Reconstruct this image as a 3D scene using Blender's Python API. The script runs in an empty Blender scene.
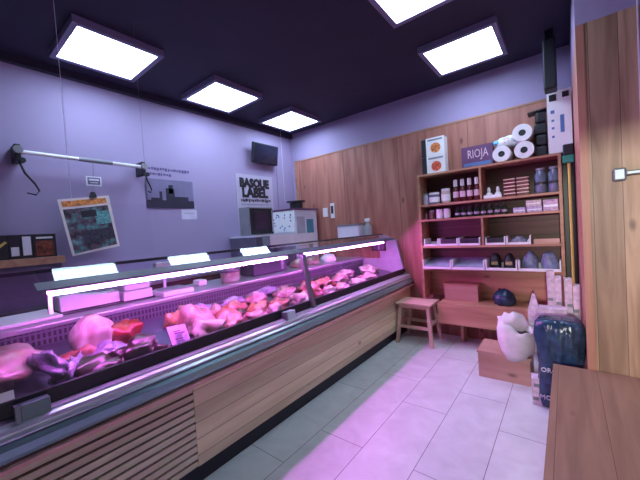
import bpy, bmesh, math, random
from mathutils import Vector, Matrix, noise
random.seed(7)
S = bpy.context.scene
C = S.collection
PI = math.pi

# ------------------------------------------------------------------ camera, world, exposure
cam = bpy.data.cameras.new('camera')
cam.sensor_width = 36.0
cam.lens = 36.0 * 314.0 / 640.0
cam.clip_start = 0.02
camo = bpy.data.objects.new('camera', cam)
C.objects.link(camo)
f0 = 314.0
Yc = Vector((246, -26, f0)).normalized()
Xc = Vector((400, -16, -f0)); Xc = (Xc - Yc * Xc.dot(Yc)).normalized()
Zc = Xc.cross(Yc)
if Zc.y > 0: Zc = -Zc
# columns: camera right, up, back expressed in world axes
M = Matrix(((Xc.x, -Xc.y, -Xc.z), (Yc.x, -Yc.y, -Yc.z), (Zc.x, -Zc.y, -Zc.z)))
camo.matrix_world = Matrix.Translation((0, 0, 1.4)) @ M.to_4x4()
S.camera = camo
S.view_settings.view_transform = 'Standard'
S.view_settings.look = 'None'
S.view_settings.gamma = 1
S.view_settings.use_curve_mapping = False
S.view_settings.exposure = 0.0
w = bpy.data.worlds.new('world'); S.world = w; w.use_nodes = True
w.node_tree.nodes['Background'].inputs[0].default_value = (0.55, 0.6, 0.8, 1)
w.node_tree.nodes['Background'].inputs[1].default_value = 0.05

PANEL = (0.58, 0.76, 1.0); PANEL_E = 19.5          # ceiling LED panels
TUBE = (1.0, 0.17, 0.98); TUBE_E = 270.0            # pink meat lamps in the counter
DAY = (0.90, 0.92, 0.80); DAY_W = 520.0             # daylight through the shopfront behind the camera

dl = bpy.data.lights.new('shopfront_daylight', 'AREA'); dl.shape = 'RECTANGLE'
dl.size = 0.6; dl.size_y = 0.12; dl.energy = DAY_W; dl.color = DAY
dlo = bpy.data.objects.new('shopfront_daylight', dl); C.objects.link(dlo)
dlo.location = (0.25, -5.0, 2.02); dlo.rotation_euler = (PI/2, 0, 0)

# ------------------------------------------------------------------ materials
def new_mat(name):
    m = bpy.data.materials.new(name); m.use_nodes = True
    nt = m.node_tree
    return m, nt, nt.nodes['Principled BSDF']
def N(nt, t, **k):
    n = nt.nodes.new(t)
    for a, b in k.items(): setattr(n, a, b)
    return n
def L(nt, a, b): nt.links.new(a, b)
def math_(nt, op, a, b=None, c=None):
    n = N(nt, 'ShaderNodeMath', operation=op)
    for i, v in enumerate((a, b, c)):
        if v is None: continue
        if isinstance(v, (int, float)): n.inputs[i].default_value = v
        else: L(nt, v, n.inputs[i])
    return n.outputs[0]
def ramp(nt, fac, stops):
    r = N(nt, 'ShaderNodeValToRGB'); L(nt, fac, r.inputs[0])
    e = r.color_ramp.elements
    while len(e) < len(stops): e.new(0.5)
    for i, (p, c) in enumerate(stops):
        e[i].position = p; e[i].color = (*c, 1) if len(c) == 3 else c
    return r.outputs[0]
def mixc(nt, fac, a, b, mode='MIX'):
    n = N(nt, 'ShaderNodeMix', data_type='RGBA', blend_type=mode)
    for sock, v in ((n.inputs[0], fac), (n.inputs[6], a), (n.inputs[7], b)):
        if isinstance(v, (int, float)): sock.default_value = v
        elif isinstance(v, tuple): sock.default_value = (*v, 1)
        else: L(nt, v, sock)
    return n.outputs[2]

def plain(name, col, rough=0.5, metal=0.0, var=0.12, scale=8.0, bump=0.0, spec=0.5):
    m, nt, p = new_mat(name)
    tc = N(nt, 'ShaderNodeTexCoord'); no = N(nt, 'ShaderNodeTexNoise')
    no.inputs['Scale'].default_value = scale; no.inputs['Detail'].default_value = 4
    L(nt, tc.outputs['Object'], no.inputs['Vector'])
    a = tuple(c * (1 - var) for c in col); b = tuple(min(1, c * (1 + var)) for c in col)
    L(nt, ramp(nt, no.outputs[0], [(0.3, a), (0.7, b)]), p.inputs['Base Color'])
    p.inputs['Roughness'].default_value = rough; p.inputs['Metallic'].default_value = metal
    p.inputs['Specular IOR Level'].default_value = spec
    if bump:
        bu = N(nt, 'ShaderNodeBump'); bu.inputs['Strength'].default_value = bump; bu.inputs['Distance'].default_value = 0.01
        L(nt, no.outputs[0], bu.inputs['Height']); L(nt, bu.outputs[0], p.inputs['Normal'])
    return m

def wood(name, light, dark, grain='Z', groove=None, pitch=0.2, gw=0.02, rough=0.45, knots=True, contrast=1.0):
    m, nt, p = new_mat(name)
    tc = N(nt, 'ShaderNodeTexCoord'); sp = N(nt, 'ShaderNodeSeparateXYZ'); L(nt, tc.outputs['Object'], sp.inputs[0])
    ax = {'X': sp.outputs[0], 'Y': sp.outputs[1], 'Z': sp.outputs[2]}
    shift = 0.0; tone = None; gl = None
    if groove:
        q = math_(nt, 'DIVIDE', ax[groove], pitch)
        fl = math_(nt, 'FLOOR', q); fr = math_(nt, 'FRACT', q)
        wn = N(nt, 'ShaderNodeTexWhiteNoise', noise_dimensions='1D'); L(nt, fl, wn.inputs['W'])
        tone = wn.outputs['Value']; shift = math_(nt, 'MULTIPLY', tone, 13.0)
        gl = math_(nt, 'LESS_THAN', fr, gw)
    cb = N(nt, 'ShaderNodeCombineXYZ')
    for i, k in enumerate('XYZ'):
        v = math_(nt, 'MULTIPLY', ax[k], 1.2 if k == grain else 14.0)
        if k == grain: v = math_(nt, 'ADD', v, shift)
        L(nt, v, cb.inputs[i])
    n1 = N(nt, 'ShaderNodeTexNoise'); n1.inputs['Scale'].default_value = 1.0; n1.inputs['Detail'].default_value = 6
    n1.inputs['Distortion'].default_value = 0.6
    L(nt, cb.outputs[0], n1.inputs['Vector'])
    mid = tuple((a + b) / 2 for a, b in zip(light, dark))
    s = 0.16 / contrast
    col = ramp(nt, n1.outputs[0], [(0.5 - s, dark), (0.5, mid), (0.5 + s, light)])
    if tone is not None:
        k = math_(nt, 'MULTIPLY_ADD', tone, 0.3, 0.82)
        g = N(nt, 'ShaderNodeCombineColor')
        for i in range(3): L(nt, k, g.inputs[i])
        col = mixc(nt, 1.0, col, g.outputs[0], 'MULTIPLY')
    if knots:
        c2 = N(nt, 'ShaderNodeCombineXYZ')
        for i, kx in enumerate('XYZ'):
            v = math_(nt, 'MULTIPLY', ax[kx], 2.6 if kx == grain else 5.5)
            if kx == grain: v = math_(nt, 'ADD', v, shift)
            L(nt, v, c2.inputs[i])
        vo = N(nt, 'ShaderNodeTexVoronoi'); vo.inputs['Scale'].default_value = 1.0
        L(nt, c2.outputs[0], vo.inputs['Vector'])
        kn = ramp(nt, vo.outputs['Distance'], [(0.05, (1, 1, 1)), (0.13, (0, 0, 0))])
        col = mixc(nt, math_(nt, 'MULTIPLY', kn, 0.75), col, tuple(c * 0.35 for c in dark))
    if gl is not None:
        col = mixc(nt, gl, col, tuple(c * 0.3 for c in dark))
    L(nt, col, p.inputs['Base Color'])
    p.inputs['Roughness'].default_value = rough
    p.inputs['Specular IOR Level'].default_value = 0.35
    return m

def glass(name, tint=(0.93, 0.97, 0.98), ior=1.45, rough=0.02):
    m = bpy.data.materials.new(name); m.use_nodes = True; nt = m.node_tree
    nt.nodes.remove(nt.nodes['Principled BSDF'])
    o = nt.nodes['Material Output']
    tr = N(nt, 'ShaderNodeBsdfTransparent'); tr.inputs[0].default_value = (*tint, 1)
    gs = N(nt, 'ShaderNodeBsdfGlossy'); gs.inputs['Roughness'].default_value = rough
    lw = N(nt, 'ShaderNodeLayerWeight'); lw.inputs[0].default_value = 0.5
    r0 = ((ior - 1) / (ior + 1)) ** 2
    sch = math_(nt, 'MULTIPLY_ADD', math_(nt, 'POWER', lw.outputs['Facing'], 5.0), 0.8 * (1 - r0), r0)
    mx = N(nt, 'ShaderNodeMixShader')
    L(nt, sch, mx.inputs[0]); L(nt, tr.outputs[0], mx.inputs[1]); L(nt, gs.outputs[0], mx.inputs[2])
    L(nt, mx.outputs[0], o.inputs['Surface'])
    return m

def emit(name, col, strength):
    m, nt, p = new_mat(name)
    p.inputs['Base Color'].default_value = (0.8, 0.8, 0.8, 1)
    p.inputs['Emission Color'].default_value = (*col, 1); p.inputs['Emission Strength'].default_value = strength
    return m

def meat_mat(name, red, fat, scale=9.0, bias=0.5, rough=0.32):
    m, nt, p = new_mat(name)
    tc = N(nt, 'ShaderNodeTexCoord')
    n1 = N(nt, 'ShaderNodeTexNoise'); n1.inputs['Scale'].default_value = scale; n1.inputs['Detail'].default_value = 5
    n1.inputs['Distortion'].default_value = 1.6
    L(nt, tc.outputs['Object'], n1.inputs['Vector'])
    col = ramp(nt, n1.outputs[0], [(bias - 0.12, red), (bias + 0.03, tuple((a + b) / 2 for a, b in zip(red, fat))), (bias + 0.12, fat)])
    L(nt, col, p.inputs['Base Color']); p.inputs['Roughness'].default_value = rough
    n2 = N(nt, 'ShaderNodeTexNoise'); n2.inputs['Scale'].default_value = 30
    L(nt, tc.outputs['Object'], n2.inputs['Vector'])
    bu = N(nt, 'ShaderNodeBump'); bu.inputs['Strength'].default_value = 0.4; bu.inputs['Distance'].default_value = 0.006
    L(nt, n2.outputs[0], bu.inputs['Height']); L(nt, bu.outputs[0], p.inputs['Normal'])
    return m

def tiles():
    m, nt, p = new_mat('floor_tiles')
    tc = N(nt, 'ShaderNodeTexCoord'); mp = N(nt, 'ShaderNodeMapping')
    mp.inputs['Rotation'].default_value = (0, 0, PI/2); mp.inputs['Location'].default_value = (0.28, 0.06, 0)
    L(nt, tc.outputs['Object'], mp.inputs[0])
    br = N(nt, 'ShaderNodeTexBrick'); br.inputs['Scale'].default_value = 1
    br.inputs['Brick Width'].default_value = 1.0; br.inputs['Row Height'].default_value = 0.335
    br.inputs['Mortar Size'].default_value = 0.0025; br.inputs['Mortar Smooth'].default_value = 0.3
    br.offset = 0.37
    for k, c in (('Color1', (0.70, 0.77, 0.74)), ('Color2', (0.66, 0.73, 0.70)), ('Mortar', (0.2, 0.2, 0.21))):
        br.inputs[k].default_value = (*c, 1)
    L(nt, mp.outputs[0], br.inputs['Vector'])
    no = N(nt, 'ShaderNodeTexNoise'); no.inputs['Scale'].default_value = 5; no.inputs['Detail'].default_value = 8
    no.inputs['Distortion'].default_value = 1.2
    L(nt, tc.outputs['Object'], no.inputs['Vector'])
    v = ramp(nt, no.outputs[0], [(0.3, (0.82, 0.82, 0.82)), (0.7, (1, 1, 1))])
    L(nt, mixc(nt, 1.0, br.outputs[0], v, 'MULTIPLY'), p.inputs['Base Color'])
    p.inputs['Roughness'].default_value = 0.42
    return m

M_paint = plain('lilac_grey_paint', (0.33, 0.265, 0.44), 0.75, var=0.03, scale=2)
M_ceil = plain('dark_ceiling_paint', (0.022, 0.016, 0.045), 0.75, var=0.1, scale=3)
M_cove = plain('ceiling_trim_paint', (0.035, 0.03, 0.06), 0.6)
M_clad = wood('cladding_wood', (0.50, 0.215, 0.165), (0.33, 0.12, 0.09), 'Z', 'X', 0.867, 0.006)
M_cladR = wood('right_cladding_wood', (0.43, 0.27, 0.18), (0.25, 0.15, 0.095), 'Z', 'X', 0.135, 0.02, contrast=1.3)
M_cladRet = wood('return_board_wood', (0.46, 0.22, 0.15), (0.36, 0.16, 0.11), 'Z', knots=False)
M_shelfw = wood('shelf_wood', (0.46, 0.24, 0.15), (0.30, 0.14, 0.09), 'X', knots=False)
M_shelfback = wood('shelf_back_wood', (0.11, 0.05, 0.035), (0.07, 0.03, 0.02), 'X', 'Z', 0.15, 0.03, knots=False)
M_benchw = wood('bench_wood', (0.55, 0.31, 0.19), (0.40, 0.20, 0.12), 'X')
M_counterw = wood('counter_wood', (0.74, 0.68, 0.42), (0.60, 0.52, 0.30), 'Y', 'Z', 0.092, 0.035)
M_slatw = wood('slat_wood', (0.64, 0.60, 0.41), (0.52, 0.47, 0.31), 'Y', knots=False)
M_stool = wood('stool_wood', (0.66, 0.49, 0.37), (0.52, 0.36, 0.26), 'X', knots=False)
M_seatw = wood('seat_bench_wood', (0.42, 0.25, 0.16), (0.30, 0.17, 0.11), 'Y', 'X', 0.19, 0.01)
M_crate = wood('crate_wood', (0.52, 0.33, 0.25), (0.42, 0.24, 0.17), 'X')
M_tile = tiles()
M_black = plain('black_plastic', (0.012, 0.012, 0.018), 0.45)
M_kick = plain('kick_board_black', (0.010, 0.013, 0.025), 0.5)
M_steel = plain('brushed_steel', (0.50, 0.50, 0.56), 0.30, 0.85, var=0.1, scale=3)
M_rail = plain('rail_aluminium', (0.58, 0.64, 0.70), 0.25, 0.5, var=0.06, scale=2)
M_railt = plain('blue_green_rail', (0.30, 0.46, 0.50), 0.22, 0.6, var=0.06, scale=2)
M_grey = plain('grey_plastic', (0.22, 0.22, 0.26), 0.45)
M_post = plain('grey_post_metal', (0.20, 0.22, 0.25), 0.4, 0.5)
M_white = plain('white_plastic', (0.72, 0.70, 0.74), 0.4, var=0.05)
M_whiteg = plain('white_enamel', (0.66, 0.66, 0.76), 0.35, var=0.04)
M_paper = plain('white_paper', (0.74, 0.72, 0.74), 0.85, var=0.05)
M_teal = plain('teal_print', (0.07, 0.26, 0.36), 0.5)
M_navy = plain('navy_bag', (0.018, 0.045, 0.09), 0.2, var=0.5, scale=18, bump=1.0)
M_glass = glass('counter_glass')
M_acry = glass('acrylic_sheet', (0.985, 0.985, 0.99), 1.12)
M_jarglass = glass('jar_glass', (0.55, 0.6, 0.68), 1.5)
M_panel = emit('led_diffuser', PANEL, PANEL_E)
M_tube = emit('meat_lamp_tube', TUBE, TUBE_E)
M_lampframe = plain('lamp_frame_paint', (0.20, 0.17, 0.31), 0.5)
M_darkcab = plain('dark_red_cabinet', (0.10, 0.04, 0.05), 0.5)
M_greycab = plain('grey_cabinet', (0.13, 0.11, 0.18), 0.5)
M_deck = plain('deck_steel', (0.10, 0.10, 0.16), 0.28, 0.7, var=0.12, scale=5)
M_darkred = plain('dark_red_sauce', (0.10, 0.012, 0.02), 0.25)
M_darkgreen = plain('dark_green_glass', (0.012, 0.03, 0.02), 0.2)
M_cord = plain('pale_cord', (0.65, 0.6, 0.75), 0.5)
M_orange = plain('orange_print', (0.65, 0.26, 0.06), 0.5)
M_red = plain('red_print', (0.55, 0.08, 0.05), 0.5)
M_purple = plain('purple_print', (0.13, 0.045, 0.13), 0.5)
M_pinktext = plain('pale_pink_print', (0.66, 0.45, 0.55), 0.5)
M_blue = plain('blue_print', (0.08, 0.16, 0.38), 0.5)
M_green = plain('green_plastic', (0.02, 0.20, 0.13), 0.45)
M_yel = plain('yellow_plastic', (0.55, 0.42, 0.10), 0.5)
M_bluegrey = plain('blue_grey_bag', (0.16, 0.19, 0.30), 0.35, var=0.35, scale=25, bump=0.6)
M_coffee = plain('dark_beans', (0.03, 0.012, 0.012), 0.7, var=0.6, scale=90, bump=1.0)
M_sack = plain('white_woven_sack', (0.66, 0.60, 0.62), 0.8, var=0.08, scale=20, bump=0.3)

# ------------------------------------------------------------------ mesh helpers
def bx(bm, x0, x1, y0, y1, z0, z1, rot=None, piv=None):
    vs = [bm.verts.new((x, y, z)) for x in (x0, x1) for y in (y0, y1) for z in (z0, z1)]
    for q in ((0,1,3,2), (4,6,7,5), (0,4,5,1), (2,3,7,6), (0,2,6,4), (1,5,7,3)):
        bm.faces.new([vs[i] for i in q])
    if rot is not None:
        p = Vector(piv) if piv is not None else Vector(((x0+x1)/2, (y0+y1)/2, (z0+z1)/2))
        for v in vs: v.co = p + rot @ (v.co - p)
    return vs
def box(x0, x1, y0, y1, z0, z1, **k):
    bm = bmesh.new(); bx(bm, x0, x1, y0, y1, z0, z1, **k); return bm
def rotz(a): return Matrix.Rotation(a, 3, 'Z')
def rotm(ax, a): return Matrix.Rotation(a, 3, ax)
def tube(bm, pts, r, n=8, cap=True):
    pts = [Vector(p) for p in pts]; rings = []
    rs = r if isinstance(r, (list, tuple)) else [r] * len(pts)
    for i, p in enumerate(pts):
        d = (pts[min(i+1, len(pts)-1)] - pts[max(i-1, 0)]).normalized()
        u = d.cross(Vector((0, 0, 1)))
        if u.length < 1e-3: u = Vector((1, 0, 0))
        u.normalize(); v = d.cross(u)
        rings.append([bm.verts.new(p + (u * math.cos(2*PI*k/n) + v * math.sin(2*PI*k/n)) * rs[i]) for k in range(n)])
    for a, b in zip(rings, rings[1:]):
        for k in range(n): bm.faces.new((a[k], a[(k+1) % n], b[(k+1) % n], b[k]))
    if cap: bm.faces.new(rings[0][::-1]); bm.faces.new(rings[-1])
    return bm
def lathe(prof, c=(0, 0, 0), n=16, sx=1, sy=1, bm=None, closed=True):
    bm = bm or bmesh.new(); rings = []
    for r, z in prof:
        rings.append([bm.verts.new((c[0] + sx*r*math.cos(2*PI*k/n), c[1] + sy*r*math.sin(2*PI*k/n), c[2] + z)) for k in range(n)])
    for a, b in zip(rings, rings[1:]):
        for k in range(n): bm.faces.new((a[k], a[(k+1) % n], b[(k+1) % n], b[k]))
    if closed: bm.faces.new(rings[0][::-1]); bm.faces.new(rings[-1])
    return bm
def prism(prof, y0, y1, bm=None):      # closed (x,z) profile swept along y
    bm = bm or bmesh.new()
    a = [bm.verts.new((x, y0, z)) for x, z in prof]; b = [bm.verts.new((x, y1, z)) for x, z in prof]
    n = len(prof)
    for k in range(n): bm.faces.new((a[k], a[(k+1) % n], b[(k+1) % n], b[k]))
    bm.faces.new(a[::-1]); bm.faces.new(b)
    return bm
def sheet(prof, t, y0, y1):            # open profile thickened into a bent sheet
    P = [Vector((x, z)) for x, z in prof]; off = []
    for i, p in enumerate(P):
        d = (P[min(i+1, len(P)-1)] - P[max(i-1, 0)]).normalized()
        off.append(p + Vector((d.y, -d.x)) * t)
    return prism([(p.x, p.y) for p in P] + [(p.x, p.y) for p in off[::-1]], y0, y1)
def obj(name, bm, mat, parent=None, origin=None, smooth=False, bevel=0, label=None):
    if origin is not None: bmesh.ops.translate(bm, verts=bm.verts, vec=-Vector(origin))
    bmesh.ops.recalc_face_normals(bm, faces=bm.faces)
    me = bpy.data.meshes.new(name); bm.to_mesh(me); bm.free()
    me.materials.append(mat)
    o = bpy.data.objects.new(name, me); C.objects.link(o)
    if smooth:
        for p in me.polygons: p.use_smooth = True
    if bevel:
        b = o.modifiers.new('bevel', 'BEVEL'); b.width = bevel; b.segments = 2; b.limit_method = 'ANGLE'
    if parent is not None: o.parent = parent
    elif origin is not None: o.location = origin
    if label: o['label'] = label
    return o
def struct(name, bm, mat, **k):
    o = obj(name, bm, mat, **k); o['kind'] = 'structure'; return o
def tag(o, label, cat, group=None):
    o['label'] = label; o['category'] = cat
    if group: o['group'] = group
    return o
class Thing:
    def __init__(s, name, loc, label, cat, group=None):
        s.o = bpy.data.objects.new(name, None); C.objects.link(s.o); s.o.location = loc; s.loc = Vector(loc)
        s.o.empty_display_size = 0.05
        tag(s.o, label, cat, group)
    def part(s, name, bm, mat, parent=None, **k):
        return obj(name, bm, mat, parent=parent or s.o, origin=s.loc, **k)
def single(name, bm, mat, loc, label, cat, group=None, **k):
    return tag(obj(name, bm, mat, origin=loc, **k), label, cat, group)
def copy_thing(root, loc, label, rz=None, scale=None, group=None):
    r = root.copy(); C.objects.link(r); r.location = loc
    if rz is not None: r.rotation_euler = (0, 0, rz)
    if scale: r.scale = scale
    r['label'] = label
    if group: r['group'] = group
    for ch in list(root.children):
        c = ch.copy(); C.objects.link(c); c.parent = r
        for g in list(ch.children):
            d = g.copy(); C.objects.link(d); d.parent = c
    return r
def text_bm(s, size, depth=0.001, bold=0.0):
    cu = bpy.data.curves.new('txt', 'FONT'); cu.body = s; cu.size = size; cu.extrude = depth; cu.align_x = 'CENTER'; cu.align_y = 'CENTER'
    cu.resolution_u = 2; cu.offset = bold
    to = bpy.data.objects.new('txt', cu); C.objects.link(to)
    dg = bpy.context.evaluated_depsgraph_get(); me = to.evaluated_get(dg).to_mesh()
    bm = bmesh.new(); bm.from_mesh(me); to.evaluated_get(dg).to_mesh_clear()
    bpy.data.objects.remove(to); bpy.data.curves.remove(cu)
    return bm
def place_text(s, size, centre, right, up, depth=0.001, sx=1.0, bold=0.0):
    bm = text_bm(s, size, depth, bold)
    r = Vector(right).normalized(); u = Vector(up).normalized(); n = r.cross(u)
    for v in bm.verts:
        x, y, z = v.co; v.co = Vector(centre) + r * x * sx + u * y + n * z
    return bm
def plate(centre, right, up, w, h, t):     # thin board facing right x up
    r = Vector(right).normalized(); u = Vector(up).normalized(); n = r.cross(u); c = Vector(centre)
    bm = bmesh.new()
    vs = [bm.verts.new(c + r*a*w/2 + u*b*h/2 + n*d) for a in (-1, 1) for b in (-1, 1) for d in (0, t)]
    for q in ((0,1,3,2), (4,6,7,5), (0,4,5,1), (2,3,7,6), (0,2,6,4), (1,5,7,3)): bm.faces.new([vs[i] for i in q])
    return bm
def blob(c, s, rz=0, seed=0, sub=3, rough=0.35, flat=True, freq=1.6):
    bm = bmesh.new(); bmesh.ops.create_icosphere(bm, subdivisions=sub, radius=1)
    R = rotz(rz); sv = Vector((seed * 3.7, seed * 1.3, seed * 2.1))
    for v in bm.verts:
        d = v.co.normalized(); k = 1 + rough * noise.noise(d * freq + sv) + rough*0.4*noise.noise(d * freq * 3 + sv)
        p = d * k
        if flat and p.z < -0.45: p.z = -0.45
        p = Vector((p.x*s[0], p.y*s[1], p.z*s[2]))
        v.co = R @ p + Vector(c) + Vector((0, 0, 0.45*s[2] if flat else 0))
    return bm

YB, XL, ZC = 4.0, -3.65, 3.04
# ------------------------------------------------------------------ the setting
struct('floor', box(-3.75, 1.8, -2.2, 4.1, -0.1, 0), M_tile)
struct('ceiling', box(-3.75, 1.8, -2.2, 4.1, ZC, ZC+0.1), M_ceil)
struct('wall_left', box(XL-0.1, XL, -2.2, 4.1, 0, ZC), M_paint)
struct('wall_back', box(XL, 0.08, YB, YB+0.1, 0, ZC), M_paint)
struct('wall_right', box(0.10, 1.8, 2.62, 4.1, 0, ZC), M_paint)
struct('wall_entrance', box(1.7, 1.8, -2.2, 2.62, 0, ZC), M_paint)
bm = box(-3.75, 0.1, -2.2, -2.1, 0, ZC); bx(bm, 0.1, 1.7, -2.2, -2.1, 1.95, ZC)
struct('wall_rear', bm, M_paint)
struct('trim_1', box(XL, XL+0.05, -2.2, YB, ZC-0.07, ZC), M_cove)
struct('trim_2', box(-3.55, 0.08, YB-0.02, YB, 0, 2.56), M_clad)
bm = box(-3.57, -3.545, YB-0.028, YB-0.018, 0, 2.575); bx(bm, -3.55, 0.08, YB-0.028, YB-0.005, 2.555, 2.575)
struct('trim_3', bm, M_shelfw)
struct('trim_4', box(0.12, 1.7, 2.60, 2.62, 0, 2.56), M_cladR)
struct('trim_5', box(0.08, 0.12, 2.595, 4.0, 0, 2.56), M_cladRet)
struct('trim_6', box(0.08, 0.10, 2.62, 4.0, 2.56, ZC), M_paint)
struct('trim_7', box(0.352, 0.358, 2.592, 2.60, 0.5, 2.9), M_cord)

# ------------------------------------------------------------------ ceiling lamps
def ceiling_lamp(x, y, label):
    t = Thing('ceiling_lamp', (x, y, ZC), label, 'ceiling light', 'square panel lights on the dark ceiling')
    fr = bmesh.new(); z0, z1, a, b = ZC-0.055, ZC, 0.325, 0.285
    bx(fr, x-a, x+a, y-a, y-b, z0, z1); bx(fr, x-a, x+a, y+b, y+a, z0, z1)
    bx(fr, x-a, x-b, y-b, y+b, z0, z1); bx(fr, x+b, x+a, y-b, y+b, z0, z1)
    t.part('frame', fr, M_lampframe)
    t.part('diffuser', box(x-b, x+b, y-b, y+b, z0+0.008, z0+0.02), M_panel)
ceiling_lamp(-3.02, 1.09, 'square white panel light nearest the camera, above the hook rail')
ceiling_lamp(-3.08, 2.27, 'middle square panel light of the row along the left wall')
ceiling_lamp(-3.10, 3.43, 'square panel light furthest away, in the corner above the wall screen')
ceiling_lamp(-0.72, 3.31, 'square panel light in front of the shelves and paper rolls')
ceiling_lamp(-0.72, 2.15, 'square panel light cut off by the top edge of the photo')

# ------------------------------------------------------------------ refrigerated counter
Y0, Y1 = -0.9, 3.97
t = Thing('refrigerated_counter', (-2.1, 1.5, 0), 'long glass-fronted meat counter with wooden front along the left side', 'display counter')
t.part('kick_board', box(-2.45, -1.70, Y0, Y1, 0, 0.125), M_kick)
t.part('carcass', box(-2.45, -1.672, Y0, Y1-0.002, 0.125, 0.60), M_greycab)
t.part('front_panel', box(-1.672, -1.655, 0.88, Y1, 0.125, 0.60), M_counterw)
sl = bmesh.new(); pz = 0.46/11
for k in range(11): bx(sl, -1.672, -1.655, Y0, 0.878, 0.13+k*pz, 0.13+k*pz+pz*0.70)
t.part('vent_slats', sl, M_slatw)
t.part('vent_backing', box(-1.676, -1.671, Y0, 0.878, 0.125, 0.60), M_black)
t.part('edge_strip', box(-1.672, -1.603, Y0, Y1, 0.598, 0.613), plain('pink_edge', (0.62, 0.33, 0.30), 0.35))
rp = [(-1.675, 0.615), (-1.64, 0.617), (-1.618, 0.628), (-1.610, 0.648), (-1.618, 0.672), (-1.640, 0.688), (-1.675, 0.692)]
t.part('bumper_rail', prism(rp, Y0, Y1), M_railt)
rp = [(-1.70, 0.615), (-1.676, 0.615), (-1.676, 0.694), (-1.632, 0.696), (-1.628, 0.706), (-1.640, 0.716), (-1.640, 0.721), (-1.634, 0.727), (-1.640, 0.738), (-1.660, 0.744), (-1.664, 0.752), (-1.70, 0.757)]
t.part('upper_rail', prism(rp, Y0, Y1), M_rail)
t.part('inner_lip', box(-1.735, -1.712, Y0, Y1, 0.70, 0.815), M_black)
# deck, back grille, worktop
deck = lambda x: 0.74 + 0.2 * (-1.75 - x)
t.part('display_deck', prism([(-1.735, 0.737), (-2.32, deck(-2.32)), (-2.32, deck(-2.32)-0.03), (-1.735, 0.70)], Y0, Y1-0.04), M_deck)
g, gnt, gp = new_mat('perforated_grille')
tc = N(gnt, 'ShaderNodeTexCoord'); sp = N(gnt, 'ShaderNodeSeparateXYZ'); L(gnt, tc.outputs['Object'], sp.inputs[0])
fy = math_(gnt, 'FRACT', math_(gnt, 'MULTIPLY', sp.outputs[1], 42.0)); fz = math_(gnt, 'FRACT', math_(gnt, 'MULTIPLY', sp.outputs[2], 26.0))
hole = math_(gnt, 'MULTIPLY', math_(gnt, 'GREATER_THAN', fy, 0.45), math_(gnt, 'GREATER_THAN', fz, 0.3))
L(gnt, mixc(gnt, hole, (0.09, 0.085, 0.12), (0.008, 0.008, 0.012)), gp.inputs['Base Color']); gp.inputs['Roughness'].default_value = 0.4
t.part('air_grille', box(-2.35, -2.33, Y0, Y1-0.04, 0.80, 0.945), g)
t.part('worktop', box(-2.80, -2.31, Y0, Y1, 0.945, 0.972), M_steel, bevel=0.004)
t.part('rear_panel', box(-2.78, -2.45, Y0, Y1, 0.0, 0.945), M_greycab)
# glass
gprof = [(-1.705, 0.70), (-1.735, 0.85), (-1.775, 1.05), (-1.802, 1.198), (-1.805, 1.206), (-1.815, 1.213), (-1.823, 1.217), (-1.983, 1.290)]
t.part('front_glass', sheet(gprof, 0.006, 0.325, 2.0), M_glass, label='curved glass pane between the two clips')
t.part('front_glass', sheet(gprof, 0.006, 2.012, Y1-0.05), M_glass, label='curved glass pane beside the wooden wall')
t.part('front_glass', sheet(gprof, 0.006, Y0, 0.313), M_glass, label='curved glass pane at the near end')
t.part('canopy_trim', prism([(-1.803, 1.211), (-1.868, 1.2415), (-1.868, 1.2455), (-1.803, 1.217)], 0.30, Y1-0.05), plain('canopy_grey', (0.10, 0.09, 0.14), 0.5))
t.part('glass_edge', box(-1.995, -1.981, Y0, Y1-0.05, 1.280, 1.297), M_black)
for yy in (2.006,):
    pp = gprof[:4]
    t.part('glass_post', sheet([(x+0.008, z+0.002) for x, z in pp], 0.028, yy-0.02, yy+0.02), M_post)
t.part('canopy_post', prism([(-1.800, 1.200), (-1.870, 1.232), (-1.870, 1.251), (-1.800, 1.219)], 1.986, 2.026), M_post)
t.part('glass_joint', sheet([(x+0.001, z) for x, z in gprof[:4]], 0.005, 0.313, 0.325), M_glass)
for yy, lb in ((0.24, 'grey-green glass clip at the near end'), (1.70, 'pale blue glass clip by the post')):
    mm = plain('clip_green', (0.13, 0.20, 0.20), 0.4) if yy < 1 else plain('clip_pale', (0.55, 0.62, 0.72), 0.4)
    t.part('glass_clip', box(-1.712, -1.655, yy-0.045, yy+0.045, 0.70, 0.80, rot=rotm('Y', -0.1)), mm, label=lb, bevel=0.004)
    t.part('clip_spine', box(-1.712, -1.650, yy-0.06, yy-0.045, 0.685, 0.80, rot=rotm('Y', -0.1)), M_post)
for a, b in ((0.35, 1.87), (2.13, 3.62)):
    h = t.part('lamp_housing', prism([(-1.828, 1.210), (-1.873, 1.230), (-1.873, 1.222), (-1.868, 1.220), (-1.868, 1.184), (-1.863, 1.184), (-1.861, 1.219), (-1.828, 1.203)], a-0.01, b+0.01), M_steel)  # rear lip is added to keep tube light off the wall behind
    t.part('lamp_holder', box(-1.865, -1.845, (a+b)/2-0.01, (a+b)/2+0.01, 1.186, 1.206), M_steel)
    t.part('lamp_tube', tube(bmesh.new(), [(-1.836, a, 1.190), (-1.836, b, 1.190)], 0.0078, 10), M_tube, smooth=True, label='glowing pink-white lamp tube')
for yy in (0.36, 1.90, 3.66):
    t.part('lamp_bracket', box(-1.93, -1.915, yy-0.008, yy+0.008, 1.09, 1.24), M_white if yy < 1 else M_post)
t.part('end_panel', prism([(-1.70, 0.62), (-1.715, 0.80), (-1.79, 1.14), (-1.803, 1.20), (-1.983, 1.28), (-2.05, 1.28), (-2.05, 0.95), (-2.35, 0.95), (-2.35, 0.62)], Y1-0.04, Y1), plain('end_panel_lilac', (0.42, 0.38, 0.50), 0.3))

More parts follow.
